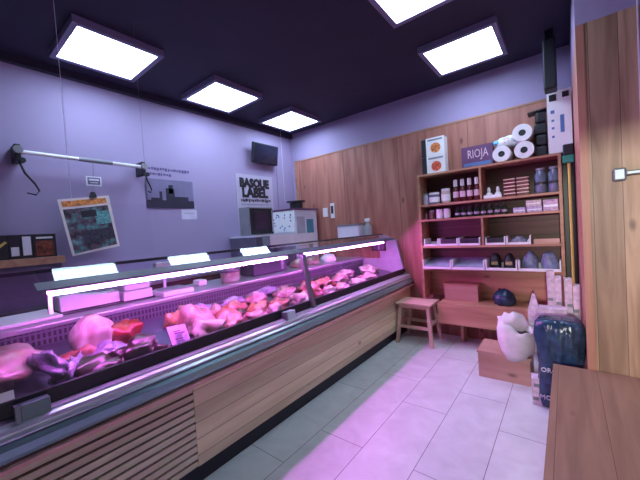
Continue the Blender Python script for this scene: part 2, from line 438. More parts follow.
# ------------------------------------------------------------------ meat and trays on the deck
MM = {
 'pale': meat_mat('pale_pork', (0.195, 0.077, 0.068), (0.279, 0.265, 0.212), 6, 0.45),
 'white': meat_mat('white_fat', (0.251, 0.184, 0.158), (0.346, 0.377, 0.302), 7, 0.45),
 'red': meat_mat('red_beef', (0.136, 0.008, 0.006), (0.279, 0.155, 0.099), 5, 0.62),
 'salmon': meat_mat('salmon_cut', (0.189, 0.034, 0.020), (0.290, 0.238, 0.178), 9, 0.5),
 'dark': meat_mat('dark_cured', (0.015, 0.008, 0.005), (0.056, 0.035, 0.019), 8, 0.6),
 'orange': meat_mat('orange_fat', (0.237, 0.093, 0.025), (0.290, 0.251, 0.157), 6, 0.5),
 'wrap': plain('lilac_wrap', (0.17, 0.17, 0.24), 0.25, var=0.3, scale=30, bump=1.0),
}
def meat(x, y, s, kind, label, rz=0, seed=0, name='meat_cut', cat='meat', dz=0.0, rough=0.75, rim=None, group=None):
    z = deck(x) + 0.004 + dz
    def blob(c, s_, rz_, sd, rough):
        b = globals()['blob'](c, s_, rz_, sd, rough=rough); T5 = rotm('Y', math.atan(0.2)); p = Vector((x, y, z))
        for v in b.verts: v.co = p + T5 @ (v.co - p)
        return b
    if rim:
        tt = Thing(name, (x, y, z), label, cat, group)
        tt.part('meat_body', blob((x, y, z), s, rz, seed, rough), MM[kind], smooth=True)
        tt.part('fat_rim', blob((x-0.012, y+0.006, z), (s[0]*1.05, s[1]*1.08, s[2]*0.62), rz, seed, rough), MM[rim], smooth=True, label='pale fat rim')
        return tt
    return single(name, blob((x, y, z), s, rz, seed, rough), MM[kind], (x, y, z), label, cat, group, smooth=True)
meat(-2.07, 0.14, (0.17, 0.19, 0.085), 'pale', 'large pale pink cut at the near left end of the meat deck', seed=1)
meat(-1.93, 0.33, (0.13, 0.035, 0.05), 'wrap', 'crumpled lilac wrapping strip next to the pale near cut', rz=0.3, seed=2, name='plastic_wrap', cat='wrapping', dz=0.05)
meat(-1.88, 0.42, (0.10, 0.03, 0.05), 'wrap', 'second crumpled wrapping strip, beside the red wedge', rz=-0.4, seed=3, name='plastic_wrap', cat='wrapping', dz=0.03)
meat(-2.02, 0.47, (0.06, 0.12, 0.045), 'salmon', 'flat red wedge of meat behind the dark near cut', rz=0.2, seed=4)
meat(-1.86, 0.49, (0.075, 0.15, 0.055), 'dark', 'long dark cured piece with pale rim near the green clip', rz=0.15, seed=5, rim='wrap')
meat(-2.10, 0.57, (0.10, 0.105, 0.12), 'white', 'bright pinkish white block of meat, the tallest at the near end', rz=0.4, seed=6, rough=0.5)
meat(-2.10, 0.73, (0.07, 0.085, 0.085), 'red', 'deep red beef cut just right of the bright white block', rz=0.6, seed=7)
meat(-1.86, 0.70, (0.085, 0.13, 0.075), 'dark', 'dark brown cured joint with a pale fat edge, front of the deck', rz=0.1, seed=8, rim='pale')
meat(-1.97, 0.60, (0.07, 0.09, 0.05), 'wrap', 'pale wrapped piece between the white block and the brown joint', seed=31)
# green-black tray with paper edge
t = Thing('meat_tray', (-1.97, 0.89, deck(-1.97)+0.004), 'empty dark green tray between the brown joint and the pink pile', 'tray')
R5 = rotm('Y', math.atan(0.2))
t.part('tray_base', box(-2.07, -1.87, 0.80, 0.98, deck(-1.97)+0.004, deck(-1.97)+0.016, rot=R5), plain('dark_green_tray', (0.02, 0.05, 0.055), 0.35))
t.part('tray_rim', box(-2.07, -1.87, 0.795, 0.81, deck(-1.97)+0.005, deck(-1.97)+0.035, rot=R5, piv=(-1.97, 0.89, deck(-1.97)+0.01)), M_whiteg)
o = plate((-1.80, 0.90, 0.835), (0.35, 1, 0), (-0.6, 0, 1), 0.10, 0.13, 0.003)
t = Thing('price_card', (-1.80, 0.90, 0.77), 'lilac price card leaning in front of the pink meat pile', 'price card')
t.part('card', o, plain('lilac_card', (0.58, 0.44, 0.72), 0.5))
bmx = plate((-1.795, 0.90, 0.855), (0.35, 1, 0), (-0.6, 0, 1), 0.055, 0.008, 0.0045)
for dz in (-0.02, 0.02):
    b2 = plate((-1.795-dz*0.5, 0.89, 0.845+dz), (0.35, 1, 0), (-0.6, 0, 1), 0.04, 0.006, 0.0045)
    me = bpy.data.meshes.new('t'); b2.to_mesh(me); bmx.from_mesh(me); bpy.data.meshes.remove(me); b2.free()
t.part('print_lines', bmx, M_purple)
items = [
 (-2.09, 1.02, (0.06, 0.06, 0.075), 'orange', 0.3, 'orange-tinged knob of meat at the left of the pink pile'),
 (-2.02, 1.12, (0.12, 0.10, 0.10), 'pale', 0.0, 'large pale pink joint behind the lilac price card'),
 (-1.88, 1.12, (0.11, 0.10, 0.065), 'white', 0.5, 'whitish folded cut right of the lilac price card'),
 (-1.85, 1.27, (0.10, 0.10, 0.07), 'salmon', 0.2, 'salmon pink marbled cut in the middle of the deck front'),
 (-2.03, 1.27, (0.09, 0.09, 0.07), 'pale', 0.9, 'pale pink cut behind the salmon marbled cut'),
 (-2.20, 1.28, (0.05, 0.10, 0.04), 'wrap', 0.1, 'lilac wrapped pack by the grille behind the pink pile'),
 (-2.05, 1.46, (0.06, 0.13, 0.05), 'salmon', 0.1, 'long salmon coloured strip of ribs lying behind the dark liver'),
 (-1.93, 1.44, (0.05, 0.07, 0.04), 'dark', 0.3, 'small black-red piece of liver in front of the rib strip'),
 (-1.84, 1.50, (0.085, 0.09, 0.05), 'pale', 0.0, 'pink cut right of the liver, at the front lip'),
 (-1.95, 1.62, (0.07, 0.08, 0.055), 'orange', 0.5, 'orange-pink minced portion behind the pale blue clip'),
 (-1.84, 1.70, (0.06, 0.07, 0.05), 'white', 0.2, 'white fatty piece directly behind the pale blue clip'),
 (-2.18, 1.55, (0.06, 0.12, 0.04), 'wrap', 0.0, 'lilac pack at the back of the deck, left of the middle'),
 (-2.10, 1.74, (0.08, 0.10, 0.055), 'pale', 0.0, 'pale cut at the back, half way along the deck'),
 (-2.22, 1.92, (0.05, 0.14, 0.045), 'wrap', 0.0, 'long wrapped pack at the back near the glass post'),
 (-1.93, 1.83, (0.08, 0.10, 0.04), 'salmon', 0.3, 'flat salmon pink steak just left of the glass post'),
 (-1.88, 2.06, (0.09, 0.09, 0.055), 'white', 0.1, 'white-pink joint seen through the glass post gap'),
 (-2.10, 2.08, (0.08, 0.12, 0.05), 'pale', 0.4, 'pale pink slab behind the glass post'),
 (-1.83, 2.27, (0.07, 0.06, 0.06), 'red', 0.0, 'dark red beef piece at the front just right of the post'),
 (-2.02, 2.32, (0.09, 0.12, 0.07), 'salmon', 0.2, 'salmon pink pile right of the post, left half'),
 (-1.88, 2.46, (0.07, 0.09, 0.045), 'white', 0.0, 'white marbled slice in front of the salmon pile'),
 (-2.03, 2.60, (0.09, 0.13, 0.065), 'salmon', 0.6, 'salmon pink pile right of the post, right half'),
 (-1.86, 2.70, (0.07, 0.09, 0.045), 'pale', 0.0, 'pale pink slices at the front lip past the salmon pile'),
 (-2.05, 2.92, (0.09, 0.13, 0.05), 'pale', 0.3, 'pale pink slab two thirds along the deck'),
 (-1.87, 3.00, (0.07, 0.11, 0.045), 'white', 0.0, 'whitish chops at the front towards the far end'),
 (-2.20, 2.75, (0.05, 0.12, 0.04), 'dark', 0.0, 'dark cured pack at the back towards the far end'),
 (-2.15, 3.20, (0.08, 0.13, 0.05), 'white', 0.1, 'white-pink pieces at the back near the far end'),
 (-1.92, 3.32, (0.08, 0.13, 0.045), 'pale', 0.0, 'pale pink cut at the front near the far end'),
 (-2.05, 3.60, (0.12, 0.13, 0.06), 'white', 0.0, 'pinkish white cut at the far end of the deck'),
]
for i, (x, y, s, k, rz, lb) in enumerate(items):
    wrapk = k == 'wrap'
    meat(x, y, s, k, lb, rz=rz, seed=10+i, name='wrapped_pack' if wrapk else 'meat_cut', cat='packet' if wrapk else 'meat')
# black trays under the far meats
for i, (ya, yb, lb) in enumerate(((2.18, 2.78, 'black tray under the salmon pink pile'), (2.82, 3.45, 'black tray under the whitish chops at the far end'), (1.36, 1.92, 'black tray under the ribs and liver left of the post'))):
    bm = bmesh.new()
    x0, x1 = -2.28, -1.745
    bx(bm, x0, x1, ya, yb, deck(-2.01)-0.0, deck(-2.01)+0.003, rot=R5, piv=(-2.01, (ya+yb)/2, deck(-2.01)))
    bx(bm, x1-0.012, x1, ya, yb, 0.742, 0.80)
    single('serving_tray', bm, M_black, (-2.0, (ya+yb)/2, deck(-2.01)), lb, 'tray', 'black serving trays on the deck')
t = Thing('price_tag', (-1.735, 0.13, 0.815), 'small white price tag on the front lip at the near end', 'price tag')
t.part('tag_card', plate((-1.725, 0.14, 0.835), (0, 1, 0), (-0.35, 0, 1), 0.10, 0.035, 0.003), M_paper)
t.part('tag_clip', box(-1.738, -1.722, 0.12, 0.15, 0.812, 0.82), M_post)

# ------------------------------------------------------------------ things on the worktop behind
ZW = 0.973
# cutting board at left
single('cutting_board', box(-2.74, -2.40, 0.02, 0.50, ZW, ZW+0.02, rot=rotz(0.05)), M_white, (-2.57, 0.26, ZW), 'white cutting board lying on the worktop at the near left', 'cutting board', bevel=0.006)
# low white slicer body
t = Thing('meat_slicer', (-2.58, 0.82, ZW), 'low white slicer with upright dial head on the worktop', 'slicer')
bm = bmesh.new()
top = [(0.52, 0.105), (0.60, 0.115), (0.68, 0.095), (0.78, 0.085), (0.86, 0.09)]
lo = [bm.verts.new((x, y, ZW + 0.012)) for x in (-2.68, -2.52) for y, h in top]
hi = [bm.verts.new((x, y, ZW + h)) for x in (-2.66, -2.54) for y, h in top]
n = 5
for k in range(n-1):
    bm.faces.new((lo[k], lo[k+1], hi[k+1], hi[k])); bm.faces.new((lo[n+k], lo[n+k+1], hi[n+k+1], hi[n+k]))
    bm.faces.new((hi[k], hi[k+1], hi[n+k+1], hi[n+k])); bm.faces.new((lo[k], lo[k+1], lo[n+k+1], lo[n+k]))
bm.faces.new((lo[0], lo[n], hi[n], hi[0])); bm.faces.new((lo[n-1], lo[2*n-1], hi[2*n-1], hi[n-1]))
t.part('carriage', bm, M_white, bevel=0.006)
t.part('head_base', box(-2.68, -2.49, 0.87, 1.07, ZW, ZW+0.075), M_white, bevel=0.008)
t.part('head', prism([(-2.66, ZW+0.078), (-2.50, ZW+0.078), (-2.53, ZW+0.20), (-2.64, ZW+0.20)], 0.88, 1.06), M_white, bevel=0.01)
t.part('dial', tube(bmesh.new(), [(-2.535, 0.97, ZW+0.165), (-2.500, 0.97, ZW+0.155)], 0.048, 20), M_black)
t.part('rubber_base', box(-2.70, -2.48, 0.52, 1.08, ZW, ZW+0.010), M_black)
# scale with pole
t = Thing('weighing_scale', (-2.5, 1.22, ZW), 'white weighing scale with a thin display pole beside the slicer', 'scale')
t.part('scale_base', box(-2.60, -2.38, 1.10, 1.34, ZW, ZW+0.035), M_white, bevel=0.006)
t.part('scale_plate', box(-2.58, -2.40, 1.12, 1.32, ZW+0.038, ZW+0.046), M_steel)
t.part('pole', tube(bmesh.new(), [(-2.57, 1.20, ZW+0.03), (-2.57, 1.20, ZW+0.22)], 0.012, 10), M_white)
t.part('display', box(-2.60, -2.54, 1.13, 1.27, ZW+0.215, ZW+0.25), M_white, bevel=0.005)
# pink-white tub and dark box
t = Thing('food_tub', (-2.50, 1.78, ZW), 'pinkish white tub with dark lid on the worktop behind the scale', 'tub')
t.part('tub_body', lathe([(0.075, 0), (0.085, 0.01), (0.09, 0.085), (0.088, 0.09)], (-2.50, 1.78, ZW), 14), MM['white'])
t.part('lid', lathe([(0.093, 0.091), (0.093, 0.104), (0.06, 0.112)], (-2.50, 1.78, ZW), 14), M_purple)
t.part('knob', lathe([(0.04, 0.112), (0.045, 0.13), (0.02, 0.135)], (-2.50, 1.78, ZW), 10), M_white)
t = Thing('plastic_pack', (-2.62, 1.62, ZW), 'small white pack left of the dark-lidded tub', 'pack')
t.part('pack_body', box(-2.68, -2.57, 1.50, 1.58, ZW, ZW+0.05), M_white, bevel=0.01)
t = Thing('storage_box', (-2.60, 2.3, ZW), 'dark blue-black box on the worktop left of the glass post', 'box')
t.part('box_body', box(-2.72, -2.50, 2.06, 2.54, ZW, ZW+0.135), plain('dark_blue_box', (0.035, 0.03, 0.07), 0.4), bevel=0.01)
t.part('box_lid', box(-2.725, -2.495, 2.055, 2.545, ZW+0.136, ZW+0.148), M_black)
for i, (yy, lb) in enumerate(((2.80, 'pale wrapped parcel on the worktop right of the dark box'), (3.05, 'second pale parcel on the worktop, further right'), (3.40, 'white parcel on the worktop by the wooden wall'))):
    single('parcel', blob((-2.55, yy, ZW), (0.10, 0.12, 0.07), 0.2*i, 50+i, rough=0.2), MM['pale'] if i < 2 else M_white, (-2.55, yy, ZW), lb, 'parcel', smooth=True)
single('knife_steel', tube(bmesh.new(), [(-2.77, 0.1, ZW+0.02), (-2.77, 0.5, ZW+0.02)], 0.018, 8), M_black, (-2.77, 0.3, ZW), 'dark cylindrical steel lying behind the white cutting board', 'tool')

# ------------------------------------------------------------------ cabinets along the left wall
t = Thing('wall_cabinet', (-3.47, 0.1, 0), 'grey cabinet with a wooden top against the left wall', 'cabinet')
t.part('body', box(-3.64, -3.32, -0.9, 0.72, 0, 1.27), M_greycab)
t.part('wooden_top', box(-3.64, -3.29, -0.9, 0.74, 1.27, 1.325), M_benchw)
t = Thing('back_counter', (-3.4, 1.7, 0), 'low dark red cabinet along the left wall behind the slicer', 'cabinet')
t.part('body', box(-3.64, -3.16, 0.76, 2.60, 0, 0.98), M_darkcab)
t.part('steel_top', box(-3.64, -3.13, 0.76, 2.60, 0.98, 1.005), M_steel)
for k in range(3):
    d = t.part('door', box(-3.16, -3.145, 0.78+k*0.61, 1.37+k*0.61, 0.1, 0.95), M_darkcab)
    t.part('handle', box(-3.145, -3.13, 1.0+k*0.61, 1.15+k*0.61, 0.88, 0.90), M_steel, parent=d)
t = Thing('appliance_cabinet', (-3.4, 2.98, 0), 'pale cabinet under the black oven near the corner', 'cabinet')
t.part('body', box(-3.64, -3.10, 2.63, 3.36, 0, 1.36), M_greycab)
t.part('top', box(-3.64, -3.08, 2.62, 3.37, 1.36, 1.385), M_whiteg)
# product boxes on cabinet
cols = [(M_black, M_orange), (M_black, M_yel), (M_black, M_whiteg), (M_black, M_whiteg), (M_black, M_red)]
yy = 0.06
lbs = ['black carton at the left frame edge on the wooden cabinet top', 'black carton with a yellow-green slanting print on the cabinet top',
       'black carton with a small white square print on the cabinet top', 'black carton with a tall pale panel on the cabinet top', 'black carton with a dark red picture, rightmost on the cabinet top']
ws = [0.24, 0.12, 0.07, 0.07, 0.15]
for i, ((a, b), lb, wd) in enumerate(zip(cols, lbs, ws)):
    t = Thing('product_carton', (-3.46, yy+wd/2, 1.325), lb, 'carton')
    t.part('carton_body', box(-3.54, -3.38, yy+0.002, yy+wd-0.002, 1.325, 1.515), a)
    if i == 1:
        t.part('carton_print', plate((-3.380, yy+wd/2, 1.42), (0, 1, 0.9), (0, -0.9, 1), 0.13, 0.018, 0.002), b)
    elif i == 2:
        t.part('carton_print', plate((-3.380, yy+wd/2, 1.385), (0, 1, 0), (0, 0, 1), 0.045, 0.07, 0.002), b)
    elif i == 3:
        t.part('carton_print', plate((-3.380, yy+wd/2, 1.425), (0, 1, 0), (0, 0, 1), 0.05, 0.15, 0.002), b)
    else:
        pm = plain('carton_picture', (0.16, 0.035, 0.015) if i == 4 else (0.12, 0.05, 0.04), 0.4, var=0.9, scale=30)
        t.part('carton_print', plate((-3.380, yy+wd/2, 1.40), (0, 1, 0), (0, 0, 1), wd*0.75, 0.12, 0.002), pm)
        t.part('carton_band', plate((-3.380, yy+wd/2, 1.485), (0, 1, 0), (0, 0, 1), wd*0.7, 0.015, 0.002), M_paper)
    yy += wd
# lilac plastic-wrapped roll to the right of the cabinet top

# ------------------------------------------------------------------ left wall: hook rail, posters, screen
t = Thing('hook_rail', (-3.65, 1.0, 2.2), 'white hanging rail with a black hook at each end on the left wall', 'rail')
t.part('rail_bar', tube(bmesh.new(), [(-3.50, 0.56, 2.20), (-3.50, 1.50, 2.185)], 0.017, 10), M_white)
t.part('rail_sleeve', tube(bmesh.new(), [(-3.50, 0.95, 2.195), (-3.50, 1.22, 2.19)], 0.021, 10), M_grey)
for yy, z in ((0.54, 2.21), (1.51, 2.19)):
    t.part('bracket', box(-3.648, -3.485, yy-0.02, yy+0.02, z-0.09, z+0.05), M_black, bevel=0.006)
    t.part('knob', tube(bmesh.new(), [(-3.49, yy, z), (-3.455, yy, z)], 0.032, 12), M_grey)
    t.part('knob', tube(bmesh.new(), [(-3.49, yy+0.02, z-0.085), (-3.455, yy+0.02, z-0.085)], 0.022, 12), M_black)
    hk = [(-3.47, yy, z-0.10), (-3.47, yy+0.03, z-0.19), (-3.47, yy+0.085, z-0.27), (-3.47, yy+0.11, z-0.33), (-3.47, yy+0.085, z-0.365), (-3.47, yy+0.03, z-0.35)]
    if yy > 1: hk = [(x, yy+(y-yy)*0.5, z+(zz-z)*0.75) for x, y, zz in hk]
    t.part('hook', tube(bmesh.new(), hk, [0.009, 0.009, 0.008, 0.007, 0.006, 0.004], 8), M_black, smooth=True)
t = Thing('hanging_label', (-3.5, 1.05, 2.19), 'small white-framed label hanging on a cord below the rail', 'label')
t.part('cord', tube(bmesh.new(), [(-3.502, 1.06, 2.172), (-3.502, 1.055, 2.045)], 0.003, 6), M_grey)
t.part('frame', plate((-3.51, 1.055, 2.00), (0, 1, 0), (0, 0, 1), 0.125, 0.09, 0.006), M_whiteg)
t.part('face', plate((-3.503, 1.055, 2.00), (0, 1, 0), (0, 0, 1), 0.10, 0.065, 0.002), M_greycab)
bm = plate((-3.5005, 1.055, 2.012), (0, 1, 0), (0, 0, 1), 0.08, 0.016, 0.001)
b2 = plate((-3.5005, 1.055, 1.985), (0, 1, 0), (0, 0, 1), 0.06, 0.006, 0.001)
me = bpy.data.meshes.new('t'); b2.to_mesh(me); bm.from_mesh(me); b2.free(); bpy.data.meshes.remove(me)
t.part('print_lines', bm, M_whiteg)
# tilted poster, orange header
pc = Vector((-3.50, 1.015, 1.595)); pr_ = Vector((0.0, 1, 0.06)); pu = Vector((0.0, -0.16, 1)).normalized()
pu = (pu - pr_.normalized()*pu.dot(pr_.normalized())); 
t = Thing('picture_poster', (-3.5, 1.0, 1.32), 'tilted poster with orange header and green-black picture on the left wall', 'poster')
def quadp(pts, t_=0.004, x=-3.5):
    bm = bmesh.new(); a = [bm.verts.new((x, y, z)) for y, z in pts]; b = [bm.verts.new((x+t_, y, z)) for y, z in pts]
    for k in range(4): bm.faces.new((a[k], a[(k+1) % 4], b[(k+1) % 4], b[k]))
    bm.faces.new(a[::-1]); bm.faces.new(b); return bm
A, B, Cc, D = (0.765, 1.815), (1.165, 1.87), (1.225, 1.37), (0.84, 1.31)   # TL TR BR BL
def lerp(u, v):
    return tuple((1-v)*((1-u)*A[i]+u*B[i]) + v*((1-u)*D[i]+u*Cc[i]) for i in range(2))
t.part('sheet', quadp([A, B, Cc, D]), plain('cream_paper', (0.72, 0.62, 0.62), 0.6))
t.part('header', quadp([lerp(0.06, 0.04), lerp(0.92, 0.04), lerp(0.92, 0.14), lerp(0.06, 0.14)], 0.006), plain('header_orange', (0.60, 0.22, 0.05), 0.5, var=0.6, scale=45))
pm, nt, p = new_mat('market_photo_print')
tc = N(nt, 'ShaderNodeTexCoord'); n1 = N(nt, 'ShaderNodeTexNoise'); n1.inputs['Scale'].default_value = 14; n1.inputs['Detail'].default_value = 3
L(nt, tc.outputs['Object'], n1.inputs['Vector'])
L(nt, ramp(nt, n1.outputs[0], [(0.35, (0.01, 0.012, 0.02)), (0.5, (0.10, 0.06, 0.09)), (0.6, (0.05, 0.22, 0.22)), (0.72, (0.35, 0.25, 0.35))]), p.inputs['Base Color'])
t.part('photo', quadp([lerp(0.05, 0.18), lerp(0.93, 0.18), lerp(0.95, 0.95), lerp(0.05, 0.97)], 0.006), pm)
t.part('photo_sign', quadp([lerp(0.36, 0.24), lerp(0.66, 0.24), lerp(0.66, 0.36), lerp(0.36, 0.36)], 0.008), M_black)
t.part('photo_panel', quadp([lerp(0.62, 0.28), lerp(0.93, 0.28), lerp(0.93, 0.52), lerp(0.62, 0.52)], 0.007), plain('teal_picture', (0.10, 0.30, 0.30), 0.5, var=0.5, scale=40))
t.part('photo_panel', quadp([lerp(0.30, 0.60), lerp(0.93, 0.60), lerp(0.95, 0.82), lerp(0.30, 0.84)], 0.007), plain('dark_picture', (0.03, 0.03, 0.05), 0.5, var=0.8, scale=60))
t.part('clip', quadp([(1.00, 1.835), (1.065, 1.845), (1.05, 1.895), (1.02, 1.895)], 0.02, -3.505), M_black)
t.part('cord', tube(bmesh.new(), [(-3.498, 1.035, 1.89), (-3.498, 1.05, 1.956)], 0.0025, 6), M_grey)
# landscape photo
t = Thing('landscape_print', (-3.65, 1.86, 1.77), 'wide blue-grey landscape print with dark silhouette under handwriting', 'picture')
t.part('print', plate((-3.649, 1.86, 1.935), (0, 1, 0), (0, 0, 1), 0.56, 0.33, 0.006), plain('blue_grey_sky_print', (0.17, 0.15, 0.27), 0.5))
bm = plate((-3.643, 1.86, 1.815), (0, 1, 0), (0, 0, 1), 0.56, 0.09, 0.002)
for (yc, zc, w_, h_) in ((1.85, 1.92, 0.10, 0.16), (1.86, 1.99, 0.05, 0.10), (1.74, 1.90, 0.03, 0.12), (1.98, 1.88, 0.18, 0.05), (1.68, 1.87, 0.10, 0.03)):
    b2 = plate((-3.643, yc, zc), (0, 1, 0), (0, 0, 1), w_, h_, 0.0022)
    me = bpy.data.meshes.new('t'); b2.to_mesh(me); bm.from_mesh(me); b2.free(); bpy.data.meshes.remove(me)
t.part('silhouette', bm, plain('dark_silhouette_ink', (0.015, 0.012, 0.035), 0.6))
def strokes(y0, y1, z, h, n, x=-3.649):
    bm = bmesh.new(); y = y0; rnd = random.Random(n)
    while y < y1:
        w_ = rnd.uniform(0.012, 0.03); bx(bm, x, x+0.002, y, y+w_, z-h/2*rnd.uniform(0.4, 1), z+h/2*rnd.uniform(0.4, 1)); y += w_+rnd.uniform(0.005, 0.012)
    return bm
bm = strokes(1.60, 2.10, 2.215, 0.04, 3)
M_ink = plain('violet_ink', (0.10, 0.07, 0.2), 0.6)
t.part('handwriting', bm, M_ink); t.part('handwriting', strokes(1.62, 1.88, 2.155, 0.035, 4), M_ink)
t = Thing('note_card', (-3.65, 2.08, 1.66), 'small white note card below the landscape print', 'card')
t.part('card', plate((-3.649, 2.07, 1.695), (0, 1, 0), (0, 0, 1), 0.20, 0.12, 0.003), plain('note_white', (0.55, 0.50, 0.66), 0.7))
t.part('print_lines', plate((-3.646, 2.07, 1.71), (0, 1, 0), (0, 0, 1), 0.14, 0.006, 0.001), M_grey)
# small wall screen
t = Thing('wall_screen', (-3.65, 3.42, 2.62), 'small black flat screen high on the left wall by the corner', 'television')
Rt = rotm('Y', 0.18) @ rotz(0.0)
t.part('casing', box(-3.575, -3.53, 3.06, 3.56, 2.45, 2.745, rot=rotm('Y', 0.16)), M_black, bevel=0.008)
t.part('screen', box(-3.531, -3.527, 3.08, 3.54, 2.465, 2.73, rot=rotm('Y', 0.16), piv=(-3.5525, 3.31, 2.5975)), plain('dark_screen', (0.012, 0.012, 0.03), 0.2))
t.part('wall_arm', box(-3.65, -3.56, 3.27, 3.35, 2.54, 2.66), M_black)
# label board
t = Thing('sign_board', (-3.65, 3.12, 1.4), 'pale poster with bold black lettering below the wall screen', 'sign')
t.part('sheet', box(-3.65, -3.642, 2.80, 3.50, 1.40, 2.28), plain('sign_sheet', (0.42, 0.37, 0.50), 0.5, var=0.03))
for s_, z_, sz in (('BASQUE', 2.15, 0.17), ('LABEL', 2.01, 0.19)):
    t.part('lettering', place_text(s_, sz, (-3.641, 3.14, z_), (0, 1, 0), (0, 0, 1), 0.003, 0.88 if s_ == 'BASQUE' else 0.95, bold=0.012), M_black)
bm = strokes(2.87, 3.42, 1.90, 0.06, 9, -3.642); t.part('small_lettering', bm, M_black)
bm = strokes(2.87, 3.42, 1.84, 0.02, 11, -3.642); t.part('small_lettering', bm, M_grey)
t.part('cable', tube(bmesh.new(), [(-3.638, 3.62, 2.46), (-3.638, 3.60, 1.75)], 0.005, 6), M_grey)
# oven
t = Thing('countertop_oven', (-3.3, 2.85, 1.385), 'black oven standing on the pale cabinet by the corner', 'oven')
t.part('casing', box(-3.42, -3.22, 2.64, 3.06, 1.385, 1.76), M_grey, bevel=0.006)
t.part('door', box(-3.22, -3.205, 2.66, 3.05, 1.40, 1.74), M_black)
ow = t.part('window', box(-3.205, -3.202, 2.72, 2.97, 1.46, 1.68), plain('oven_window', (0.05, 0.03, 0.06), 0.15))
t.part('handle', tube(bmesh.new(), [(-3.19, 3.02, 1.42), (-3.19, 3.02, 1.72)], 0.008, 8), M_steel)
# fridge with papers
t = Thing('fridge', (-3.35, 3.65, 0), 'white fridge in the corner covered with paper notes', 'fridge')
t.part('body', box(-3.60, -3.12, 3.40, 3.92, 0.0, 1.72), M_whiteg, bevel=0.012)
t.part('top_band', box(-3.62, -3.10, 3.39, 3.94, 1.722, 1.745), M_purple)
t.part('door_seam', box(-3.119, -3.116, 3.41, 3.91, 1.18, 1.19), M_grey)
t.part('teal_note', box(-3.12, -3.115, 3.66, 3.82, 1.32, 1.58), M_teal)
t.part('grey_note', box(-3.12, -3.116, 3.44, 3.62, 1.30, 1.62), plain('grey_note', (0.42, 0.40, 0.50), 0.6))
t.part('paper_note', box(-3.585, -3.14, 3.392, 3.40, 1.40, 1.71), M_paper)
rnd = random.Random(5)
for k in range(18):
    bm = bmesh.new()
    x = rnd.uniform(-3.55, -3.18); z = rnd.uniform(1.43, 1.68); bx(bm, x-0.012, x+0.012, 3.389, 3.392, z-0.012, z+0.012, rot=rotm('Y', rnd.uniform(0, 1)))
    t.part('note_print', bm, M_blue)
single('black_basket', lathe([(0.10, 0), (0.10, 0.10), (0.145, 0.105), (0.145, 0.12), (0.10, 0.12)], (-3.27, 3.62, 1.746), 14), M_black, (-3.27, 3.62, 1.746), 'black bowl-shaped basket on top of the fridge', 'basket')
# white tray ledge behind glass counter (paper roll cutter)
t = Thing('raised_tray', (-3.0, 3.1, 0), 'long pale tray raised behind the counter in front of the fridge', 'tray')
t.part('tray_front', box(-2.96, -2.94, 2.72, 3.62, 1.21, 1.37), M_white)
t.part('tray_floor', box(-3.06, -2.96, 2.72, 3.62, 1.21, 1.225), M_white)
t.part('tray_side', box(-3.06, -2.94, 2.70, 2.72, 1.21, 1.37), M_grey)
t.part('tray_leg', box(-3.0, -2.96, 2.75, 2.79, 0, 1.21), M_post)
t.part('tray_leg', box(-3.0, -2.96, 3.55, 3.59, 0, 1.21), M_post)

# back wall fittings
t = Thing('intercom', (-2.82, 3.97, 1.65), 'white intercom handset with a black panel on the wooden wall', 'intercom')
t.part('body', box(-2.87, -2.80, 3.955, 3.98, 1.57, 1.80), M_white, bevel=0.006)
t.part('display', box(-2.855, -2.815, 3.95, 3.955, 1.64, 1.76), M_black)
single('wall_switch', box(-3.02, -2.93, 3.955, 3.98, 1.60, 1.74), M_white, (-2.975, 3.97, 1.67), 'small white switch box left of the intercom', 'switch', bevel=0.006)
t = Thing('towel_dispenser', (-2.45, 3.9, 1.3), 'white paper towel dispenser on the wooden wall above the counter', 'dispenser')
t.part('body', box(-2.66, -2.29, 3.80, 3.98, 1.25, 1.44), M_whiteg, bevel=0.02)
t.part('top_cover', box(-2.67, -2.28, 3.79, 3.98, 1.44, 1.455), M_grey)
t = Thing('spray_bottle', (-2.18, 3.87, 1.27), 'pale spray bottle next to the towel dispenser', 'bottle')
t.part('bottle_body', lathe([(0.045, 0), (0.048, 0.01), (0.048, 0.13), (0.02, 0.17), (0.02, 0.2)], (-2.18, 3.87, 1.276), 12), plain('grey_green_plastic', (0.30, 0.36, 0.38), 0.3))
t.part('spray_head', box(-2.22, -2.15, 3.855, 3.885, 1.476, 1.52), M_white, bevel=0.005)
t.part('shelf_bracket', box(-2.27, -2.12, 3.78, 3.98, 1.262, 1.276), M_grey)
t = Thing('framed_picture', (-2.2, 3.97, 1.15), 'small black-framed picture seen through the far end glass', 'picture')
t.part('frame', box(-2.20, -1.96, 3.93, 3.965, 1.04, 1.235), M_black) if False else t.part('frame', box(-2.14, -1.93, 3.965, 3.98, 1.225, 1.40) if False else box(-2.16, -1.95, 3.90, 3.925, 1.06, 1.215), M_black)
t.part('picture', box(-2.14, -1.97, 3.897, 3.90, 1.08, 1.195), M_purple)

# cords and acrylic sheets hung from the ceiling
t = Thing('hanging_screen', (-2.45, 1.0, ZC), 'clear acrylic screen hung on a thin cord over the counter', 'screen')
t.part('sheet', box(-2.503, -2.497, 0.60, 1.10, 1.30, 1.68), M_acry)
t.part('cord', tube(bmesh.new(), [(-2.5, 0.62, 1.68), (-2.5, 0.62, ZC)], 0.0018, 5), M_cord)
t.part('cord', tube(bmesh.new(), [(-2.5, 1.09, 1.68), (-2.5, 1.09, ZC)], 0.0012, 5), M_greycab)
t = Thing('pull_cord', (-3.6, 3.72, ZC), 'thin pale cord hanging from the ceiling beside the room corner', 'cord')
t.part('cord_line', tube(bmesh.new(), [(-3.60, 3.72, ZC), (-3.60, 3.72, 1.9)], 0.003, 5), M_cord)

